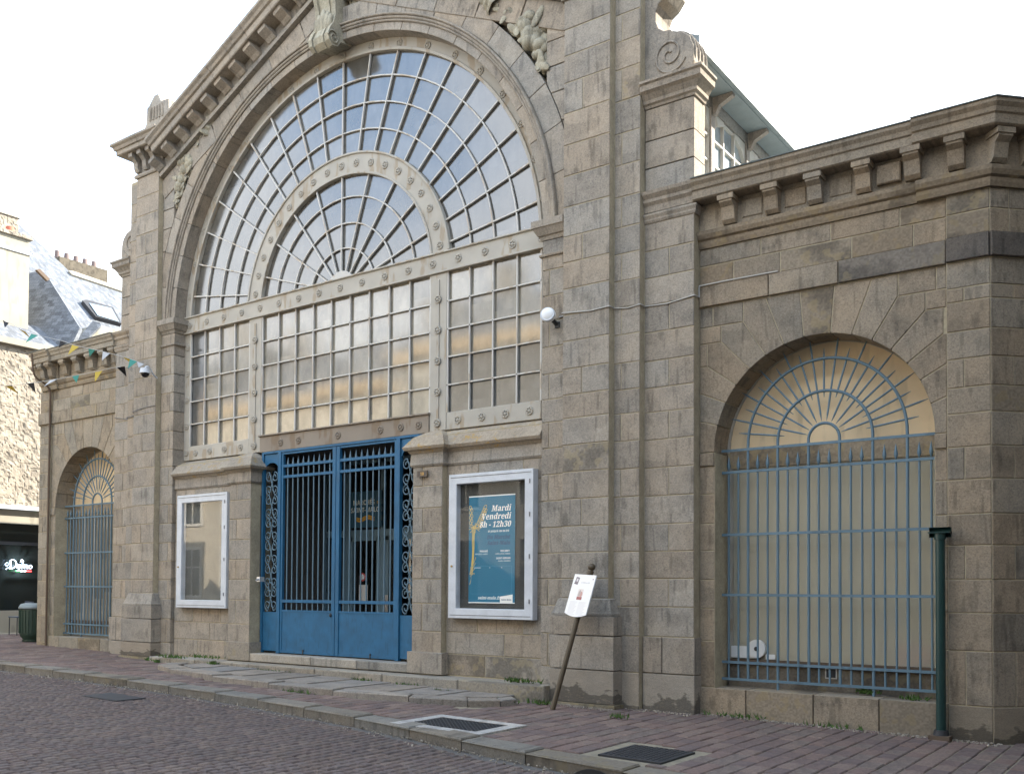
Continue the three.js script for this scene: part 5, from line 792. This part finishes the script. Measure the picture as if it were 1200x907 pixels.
{ // drain slot: its shaded hollow is a black plate on the kerb face
  const d = thing('kerb_drain', 'storm drain mouth, its shaded hollow painted as a black plate on the kerb', 'drain', [7.15, gy(7.15) - 0.1, 3.9]), x = 7.15, z = kerbZ(7.15) + 0.004; const sh = new THREE.Shape(); sh.moveTo(-0.22, 0); sh.quadraticCurveTo(0, 0.13, 0.22, 0); sh.closePath(); const g = new THREE.ExtrudeGeometry(sh, { depth: 0.012, bevelEnabled: false }); g.rotateY(-0.118); g.translate(x, gy(x) - 0.098, z); add('mouth', g, M.black, d); settle(d);
}
{ // grit and sand swept against kerb and walls
  const rs = rng(77), n = 2600, g = new THREE.IcosahedronGeometry(1, 0), im = new THREE.InstancedMesh(paintG(g, [1, 1, 1]), mk({ vertexColors: true, roughness: 1 }), n), mt = new THREE.Matrix4(), q = new THREE.Quaternion(), e = new THREE.Euler(); im.name = 'grit'; im.userData = { kind: 'stuff', label: 'loose grit and sand along the kerb and wall feet', category: 'grit' };
  for (let i = 0; i < n; i++) { const kb = rs() < 0.62, x = kb ? lerp(-14, 11, rs()) : lerp(4.4, 9.8, rs()), off = Math.pow(rs(), 2.2) * 0.3, z = kb ? kerbZ(x) + 0.01 + off : (x < 5.45 ? 0.54 : x < 6.4 ? 0.24 : 0.05) + off * 0.6, y = kb ? gy(x) - 0.097 : gy(x) + 0.002, r = 0.004 + rs() * rs() * 0.016, k = 0.7 + rs() * 0.6; im.setMatrixAt(i, mt.compose(new THREE.Vector3(x, y, z), q.setFromEuler(e.set(rs() * 3, rs() * 3, rs() * 3)), new THREE.Vector3(r, r * 0.6, r * 1.2))); im.setColorAt(i, C3(0.27 * k, 0.235 * k, 0.185 * k)); }
  im.castShadow = im.receiveShadow = true; scene.add(im);
}
{ // weeds in the joints
  const rs = rng(33), L = [], spots = [[-3.6, 0.66, 0.36, 0.5, 60], [-2.6, 0.66, 0.40, 0.5, 50], [-2.35, 0.7, 0.30, 0.12, 60], [-1.0, 0.75, 0.24, 0.7, 70], [1.2, 0.72, 0.22, 0.3, 40], [2.1, 0.72, 0.2, 0.3, 40], [3.95, 0.45, 0.36, 0.35, 70], [4.1, 1.0, 0.14, 0.25, 40], [-4.35, 0.62, 0.27, 0.2, 40], [-3.95, 0.72, 0.26, 0.1, 30], [8.35, -0.28, 0.44, 0.16, 60], [8.9, -0.1, 0.42, 0.2, 30], [5.9, 1.2, 0.11, 0.15, 30], [6.8, 0.12, 0.09, 0.6, 40], [8.0, 0.10, 0.06, 0.6, 30], [1.3, 2.05, 0.16, 0.4, 30], [2.9, 0.9, 0.18, 0.2, 25], [4.45, 0.75, 0.13, 0.3, 40]];
  for (const [x, z, y, w, n] of spots) for (let k = 0; k < n; k++) { const g = new THREE.ConeGeometry(0.006 + rs() * 0.009, 0.03 + rs() * 0.08, 3); g.translate(0, 0.03, 0); g.rotateX((rs() - 0.5) * 1.7); g.rotateZ((rs() - 0.5) * 1.7); g.translate(x + (rs() + rs() - 1) * w, y, z + (rs() - 0.5) * 0.08); L.push(g); }
  const m = add('weeds', cleanMerge(L), mk({ color: C3(0.075, 0.14, 0.025), roughness: 0.9 }), scene); m.userData = { kind: 'stuff', label: 'green weeds growing from the joints of steps and walls', category: 'weeds' };
}
// ---------------------------------------------------------------- beyond the west wing: lane, shop and roofs
{
  const X = -14, g = gy(-14);
  const sh = thing('rubble_house', 'rough stone house with a dark shopfront and lean-to slate roof in the lane', 'house', [X, g, -3]);
  add('wall', box(X - 5, X, 3.65, 8.05, -9, 4.2), M.rough, sh);
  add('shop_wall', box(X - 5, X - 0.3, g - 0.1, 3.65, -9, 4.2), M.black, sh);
  add('shop_base', box(X - 0.3, X, g - 0.1, 0.98, -9, 4.2), M.plaster, sh);
  add('fascia', box(X - 0.3, X + 0.06, 3.28, 3.64, -9, 4.2), M.plaster, sh);
  add('awning_edge', box(X - 0.02, X + 0.22, 3.64, 3.74, -9, -0.2), M.white, sh);
  add('shop_window', box(X - 0.16, X - 0.14, 0.98, 3.28, -8.9, 4.1), M.houseGlass, sh);
  for (const z of [-6.4, -3.9, 0.2, 2.4]) add('window_post', box(X - 0.2, X - 0.08, 0.98, 3.28, z - 0.05, z + 0.05), M.black, sh);
  add('window_rail', box(X - 0.2, X - 0.08, 2.72, 2.80, -8.9, 4.1), M.black, sh);
  add('gutter', box(X - 0.05, X + 0.16, 7.98, 8.14, -9, 4.2), M.plaster, sh);
  add('eave_roof', (() => { const q = new THREE.BoxGeometry(1.6, 0.1, 13.2); q.rotateZ(-0.6); q.translate(X - 0.6, 8.48, -2.4); return boxUV(q, 2.2); })(), M.slate, sh);
  settle(sh);
  // rays through the photograph's pixels give directions; each thing's own plane gives the distance
  const fwd = new THREE.Vector3(0, 0, -1).applyEuler(camera.rotation), rgt = new THREE.Vector3(1, 0, 0).applyEuler(camera.rotation), upv = new THREE.Vector3(0, 1, 0).applyEuler(camera.rotation);
  const on = (u, v, n, p0) => { const r = fwd.clone().addScaledVector(rgt, (u - 600) / FPX).addScaledVector(upv, (V0 - v) / FPX), N = new THREE.Vector3(...n).normalize(), t = N.dot(new THREE.Vector3(...p0).sub(camP)) / N.dot(r); return camP.clone().addScaledVector(r, t).toArray(); };
  const slab = (name, pts, n, p0, mat, parent, th = 0.15, sc = 2.6) => { const N = new THREE.Vector3(...n).normalize().multiplyScalar(-th), A = pts.map(([u, v]) => on(u, v, n, p0)), B = A.map((a) => [a[0] + N.x, a[1] + N.y, a[2] + N.z]), T = []; for (const [i, j, k] of THREE.ShapeUtils.triangulateShape(pts.map(([u, v]) => new THREE.Vector2(u, -v)), [])) T.push([A[i], A[j], A[k]], [B[i], B[k], B[j]]); for (let i = 0; i < A.length; i++) { const j = (i + 1) % A.length; T.push([A[i], B[i], B[j]], [A[i], B[j], A[j]]); } return add(name, boxUV(geoOf(T), sc), mat, parent); };
  const st = thing('stucco_house', 'cream rendered chimney gable rising behind the shop roof', 'house', [-15.2, 8, -1.5]);
  { const a = on(34, 282, [1, 0, 0], [-14.9, 0, 0]), z1 = a[2], y1 = a[1];
    add('stack_wall', box(-17.4, -14.9, 6, y1, z1, 3), M.plaster, st); add('stack_band', box(-17.4, -14.86, y1 - 0.42, y1 - 0.34, z1 - 0.04, 3), M.white, st); add('stack_cap', box(-17.4, -14.82, y1, y1 + 0.10, z1 - 0.06, 3), M.rough, st);
    for (const k of [0.35, 0.85, 1.5]) add('chimney_pot', rod([-15.3, y1 + 0.1, z1 + k], [-15.3, y1 + 0.36, z1 + k], 0.13, 0.10, 12), mk({ color: C3(0.42, 0.13, 0.08), roughness: 0.9 }), st);
    const b = on(21, 256, [1, 0, 0], [-17.6, 0, 0]); add('upper_stack', box(-19.4, -17.6, 9, b[1], b[2], 3), M.rough, st); add('upper_cap', (() => { const g2 = new THREE.ExtrudeGeometry(new THREE.Shape([[-19.5, b[1]], [-17.55, b[1]], [-18.5, b[1] + 0.75]].map((p) => new THREE.Vector2(...p))), { depth: 3 - b[2], bevelEnabled: false }); g2.translate(0, 0, b[2] - 0.05); return boxUV(g2); })(), M.plaster, st); }
  settle(st);
  const NS = [1, 1.05, 0], PS = [-16.4, 8.2, 0], sr = thing('slate_roof_house', 'long grey slate roof with a skylight behind the lane', 'house', [-17, 8, -6]);
  slab('roof_slope', [[-30, 225], [10, 252], [34, 274], [84, 321], [165, 348], [165, 425], [-30, 425]], NS, PS, M.slate, sr, 0.12);
  slab('ridge_tiles', [[80, 317], [85, 317.5], [165, 345], [165, 348.5], [84, 321.5]], NS, [-16.35, 8.25, 0], M.plaster, sr, 0.1);
  { const k = part('skylight', sr); slab('frame', [[96, 352], [101, 351], [132, 360], [142, 379], [112, 371]], NS, [-16.3, 8.3, 0], M.darkIron, k, 0.14); slab('pane', [[104, 355], [130, 361], [139, 377], [114, 369.5]], NS, [-16.28, 8.32, 0], mk({ color: C3(0.15, 0.22, 0.28), roughness: 0.04, ior: 2.2 }, THREE.MeshPhysicalMaterial), k, 0.01); }
  settle(sr);
  const dg = thing('cross_gable_house', 'small rendered gable with a steep dark slate slope facing the street', 'house', [-15, 8, -4]);
  const ND = [0.35, 0.45, 0.82], PD = on(60, 372, [1, 0, 0], [-15.0, 0, 0]);
  slab('dark_slope', [[20, 322], [44, 318], [55, 324], [93, 384], [80, 412], [20, 400]], ND, PD, M.slate, dg, 0.12);
  slab('verge', [[42, 316], [46, 315], [58, 327], [55, 329]], [1, 0, 0], [-14.9, 0, 0], M.wood, dg, 0.1);
  slab('gable_wall', [[82, 415], [114, 380], [175, 398], [175, 425], [90, 425]], [1, 0, 0], [-14.55, 0, 0], M.plaster, dg, 1.2);
  slab('dormer_roof', [[79, 410], [108, 376], [116, 378], [118, 381], [84, 413]], [0.7, 0.4, 0.5], on(98, 394, [1, 0, 0], [-14.4, 0, 0]), M.slate, dg, 0.1);
  settle(dg);
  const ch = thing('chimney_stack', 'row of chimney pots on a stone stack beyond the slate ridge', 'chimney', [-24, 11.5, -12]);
  { const a = on(123, 316, [1, 0, 0], [-24, 0, 0]), b = on(98, 322, [1, 0, 0], [-24, 0, 0]); add('stack', box(-25.1, -24, 9, a[1], a[2] - 0.1, a[2] + 1.9), mk({ map: roughT, color: C3(0.13, 0.115, 0.09), roughness: 1 }), ch); for (let k = 0; k < 5; k++) add('pot', rod([-24.5, a[1], a[2] + 0.2 + k * 0.38], [-24.5, a[1] + 0.36, a[2] + 0.2 + k * 0.38], 0.12, 0.09, 10), mk({ color: C3(0.16, 0.12, 0.11), roughness: 0.9 }), ch); }  // shade on the stack face is put into its darker colour
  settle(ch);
  // neon script
  const n = thing('neon_sign', 'white glowing script sign in the shop window reading Divino', 'sign', [X - 0.05, 1.9, -1.9]);
  const em = mk({ color: C3(0.8, 0.9, 1), emissive: C3(0.55, 0.75, 1), emissiveIntensity: 0.55 }), S = (pts, name = 'stroke', mat = em, r = 0.010) => add(name, tube(pts.map(([u, v]) => [X + 0.04, 2.02 + v * 0.36, -1.52 - u * 0.70]), r, 40, 5), mat, n);
  S([[0.10, 0.62], [0.02, 0.5], [0.06, 0.38], [0.16, 0.5], [0.20, 0.75], [0.30, 0.85], [0.42, 0.68], [0.40, 0.35], [0.25, 0.18], [0.10, 0.22], [0.05, 0.12]]); S([[0.24, 0.82], [0.22, 0.45], [0.2, 0.15]]);
  S([[0.50, 0.5], [0.47, 0.25], [0.52, 0.2], [0.58, 0.5], [0.62, 0.22], [0.70, 0.5], [0.74, 0.48]]); S([[0.60, 0.68], [0.64, 0.86], [0.70, 0.72], [0.66, 0.62]]); S([[0.76, 0.48], [0.74, 0.22], [0.80, 0.45], [0.85, 0.46], [0.85, 0.22], [0.90, 0.25]]); S([[1.0, 0.46], [0.93, 0.40], [0.93, 0.24], [1.0, 0.22], [1.04, 0.36], [1.0, 0.46]]);
  for (const [u0, u1, c] of [[0.42, 0.6, [0.05, 0.6, 0.1]], [0.62, 0.8, [0.9, 0.9, 0.9]], [0.82, 1.02, [0.8, 0.05, 0.05]]]) S([[u0, 0.02], [(u0 + u1) / 2, 0.015], [u1, 0.01]], 'underline', mk({ color: C3(...c), emissive: C3(...c), emissiveIntensity: 0.8 }), 0.018);
  settle(n);
  const nl = new THREE.PointLight(C3(0.75, 0.87, 1), 0.6, 8); nl.position.set(X + 0.12, 2.15, -1.9); nl.castShadow = true; scene.add(nl);
  // terrace furniture, railing, bin
  const chairAt = (x, z, a, label) => { const c = thing('terrace_chair', label, 'chair', [x, gy(x), z], 'chairs outside the dark shopfront'); const y = gy(x), m = mk({ color: C3(0.10, 0.12, 0.16), roughness: 0.5 }); const q = []; for (const [i, j] of [[-1, -1], [1, -1], [-1, 1], [1, 1]]) q.push([x + i * 0.19, z + j * 0.19, j]);
    for (const [px, pz, j] of q) add('leg', rod([px, y, pz], [px, y + (j < 0 ? 0.82 : 0.45), pz], 0.014, 0.012, 6), M.darkIron, c); add('seat', box(x - 0.21, x + 0.21, y + 0.44, y + 0.465, z - 0.21, z + 0.21), m, c); add('backrest', box(x - 0.2, x + 0.2, y + 0.58, y + 0.84, z - 0.215, z - 0.195), m, c); c.userData.turn = undefined; delete c.userData.turn; settle(c); };
  chairAt(-12.75, -1.35, 0, 'metal terrace chair with slate blue back, clear of the bin'); chairAt(-12.9, -2.15, 0, 'metal terrace chair half hidden behind the litter bin');
  const b = thing('litter_bin', 'dark green ribbed litter bin standing beside the corner pier', 'litter bin', [-10.3, gy(-10.3), -0.35]), bx = -10.3, bz = -0.35, by = gy(bx);
  const body = new THREE.LatheGeometry([[0.12, 0.0], [0.2, 0.0], [0.21, 0.03], [0.19, 0.06], [0.245, 0.12], [0.27, 0.2], [0.275, 0.72], [0.25, 0.74]].map((p) => new THREE.Vector2(...p)), 28); body.translate(bx, by, bz); add('body', body, M.darkGreen, b);
  const lid = new THREE.LatheGeometry([[0.25, 0.74], [0.29, 0.75], [0.295, 0.79], [0.25, 0.86], [0.15, 0.88], [0.13, 0.82], [0.0, 0.80]].map((p) => new THREE.Vector2(...p)), 28); lid.translate(bx, by, bz); add('lid', lid, M.zinc, b);
  for (let k = 0; k < 24; k++) { const a = k * PI / 12; add('rib', rod([bx + 0.277 * Math.cos(a), by + 0.2, bz + 0.277 * Math.sin(a)], [bx + 0.281 * Math.cos(a), by + 0.72, bz + 0.281 * Math.sin(a)], 0.008, 0.008, 5), M.darkGreen, b); } settle(b);
  // bunting: cords from the lane to the pilaster
  const ye = [0.40, 0.28, 0.03], te = [0.03, 0.19, 0.15], bk = [0.012, 0.012, 0.016], wh = [0.36, 0.36, 0.36];
  const bt = (label, list) => {
    const at = (u, v) => on(u, v, [0, 0, 1], [0, 0, lerp(1.5, 0.55, clamp(u / 166, 0, 1))]), P = list.map(([u, v]) => at(u, v)), t = thing('bunting', label, 'bunting', P[0], 'strings of bunting across the lane');
    add('cord', tube([[-13.98, P[0][1] + 0.7, 2.4], ...P, [-5.31, P[P.length - 1][1], 0.42]], 0.005, 60, 5), mk({ color: C3(0.4, 0.4, 0.38), roughness: 0.9 }), t);
    list.forEach(([u, v, c], i) => { const p = new THREE.Vector3(...P[i]), k = new THREE.Vector3(...P[Math.min(i + 1, P.length - 1)]).sub(new THREE.Vector3(...P[Math.max(0, i - 1)])).normalize(), sw = (R() - 0.5) * 1.2, w = 0.09; const a = p.clone().addScaledVector(k, -w), e = p.clone().addScaledVector(k, w), tip = p.clone().add(new THREE.Vector3(sw * 0.2, -0.22 + Math.abs(sw) * 0.18, (R() - 0.5) * 0.35)), q = (z, o) => [z.x, z.y, z.z + o]; add('pennant', geoOf([[q(a, 0), q(e, 0), q(tip, 0)], [q(a, -0.004), q(tip, -0.004), q(e, -0.004)]]), mk({ color: C3(...c), roughness: 0.8 }), t); });
    settle(t);
  };
  bt('high string of coloured pennants before the slate roofs', [[6, 377, bk], [25, 387, ye], [40, 392, te], [74, 400, bk], [88, 405, ye], [107, 409, te], [124, 413, wh], [147, 419, ye], [156, 422, te], [164, 425, wh]]);
  bt('low string of coloured pennants before the rough wall', [[9, 452, ye], [35, 449, bk], [62, 445, wh], [88, 440, te], [115, 435, ye], [141, 430, bk]]);
}
// ---------------------------------------------------------------- the other side of the street and the added block to the east: out of frame, mirrored in the glass and shading the street
function house(name, label, x0, x1, z0, z1, h, rh, col, face, axis) {
  const t = thing(name, label, 'house', [(x0 + x1) / 2, 0, (z0 + z1) / 2]), m = mk({ map: plasterT, color: C3(...col), roughness: 1 });
  const g0 = -0.2; add('wall', box(x0, x1, g0, h, z0, z1), m, t);
  const fx = axis === 'z';                                    // the face looks along z (towards the hall) or along x
  const F = (a, b, y0, y1, d0, d1) => fx ? box(a, b, y0, y1, Math.min(face + d0, face + d1), Math.max(face + d0, face + d1)) : box(Math.min(face + d0, face + d1), Math.max(face + d0, face + d1), y0, y1, a, b);
  const [a0, a1] = fx ? [x0, x1] : [z0, z1], n = Math.max(2, Math.round((a1 - a0) / 2.6)), s = -1;
  add('cornice', F(a0, a1, h - 0.35, h, s * 0.002, s * 0.35), mk({ map: plasterT, color: C3(0.68, 0.48, 0.26), roughness: 1 }), t);
  add('plinth', F(a0, a1, g0, 1.0, s * 0.002, s * 0.08), M.rough, t);
  for (let f = 0; f < Math.floor((h - 1) / 3); f++) for (let i = 0; i < n; i++) {
    const c = lerp(a0, a1, (i + 0.5) / n), y = 1.3 + f * 3, hh = f ? 1.8 : 1.9;
    const w = part('window', t); add('surround', F(c - 0.62, c + 0.62, y - 0.12, y + hh + 0.12, s * 0.003, s * 0.06), mk({ map: plasterT, color: C3(0.72, 0.68, 0.6), roughness: 1 }), w); add('pane', F(c - 0.48, c + 0.48, y, y + hh, s * 0.062, s * 0.07), M.houseGlass, w); add('sash', cleanMerge([F(c - 0.03, c + 0.03, y, y + hh, s * 0.072, s * 0.1), F(c - 0.48, c + 0.48, y + hh * 0.6, y + hh * 0.6 + 0.06, s * 0.072, s * 0.1)]), M.frameW, w);
  }
  const mid = fx ? (z0 + z1) / 2 : (x0 + x1) / 2, q = fx ? [[z0 - 0.2, h], [mid, h + rh], [z1 + 0.2, h]] : [[x0 - 0.2, h], [mid, h + rh], [x1 + 0.2, h]];
  const g = new THREE.ExtrudeGeometry(new THREE.Shape(q.map((p) => new THREE.Vector2(...p))), { depth: a1 - a0, bevelEnabled: false }); if (fx) { g.rotateY(-PI / 2); g.translate(a1, 0, 0); } else g.translate(0, 0, a0); add('roof', boxUV(g, 2.2), M.slate, t);
  for (const k of [0.15, 0.85]) { const c = lerp(a0, a1, k); add('chimney', fx ? box(c - 0.5, c + 0.5, h + rh * 0.4, h + rh + 1.2, mid - 0.4, mid + 0.4) : box(mid - 0.4, mid + 0.4, h + rh * 0.4, h + rh + 1.2, c - 0.5, c + 0.5), M.rough, t); }
  settle(t);
}
house('terrace_house', 'tall cream terrace house across the street', -12, -1.5, 14.2, 24, 10.0, 3.2, [0.58, 0.54, 0.46], 14.2, 'z');
house('terrace_house', 'broad granite terrace house across the street', -1.4, 9.5, 14.0, 24, 9.7, 3.4, [0.52, 0.48, 0.41], 14.0, 'z');
house('terrace_house', 'pale grey terrace house across the street', 9.6, 20, 14.2, 24, 10.2, 3.0, [0.58, 0.54, 0.47], 14.2, 'z');
house('terrace_house', 'low ochre terrace house across the street', -24, -12.1, 14.4, 24, 9.2, 3.0, [0.58, 0.51, 0.40], 14.4, 'z');
house('terrace_house', 'grey stone terrace house at the far end of the street', -40, -24.1, 14.0, 24, 9.6, 3.6, [0.5, 0.46, 0.4], 14.0, 'z');
house('added_corner_house', 'unseen tall dark house added east of the side street to shade the market front', 12.6, 34, -9.2, 4.6, 16.5, 2.4, [0.17, 0.15, 0.125], 12.6, 'x');  // unseen, added and shaped to keep sun and sky off the street
house('terrace_house', 'unseen tall dark house added at the east end to darken the east facing returns', 26, 36, 4.8, 18, 15.0, 3.0, [0.17, 0.15, 0.13], 26, 'x');  // unseen, added to cut the light on faces turned east
renderer.render(scene, camera);
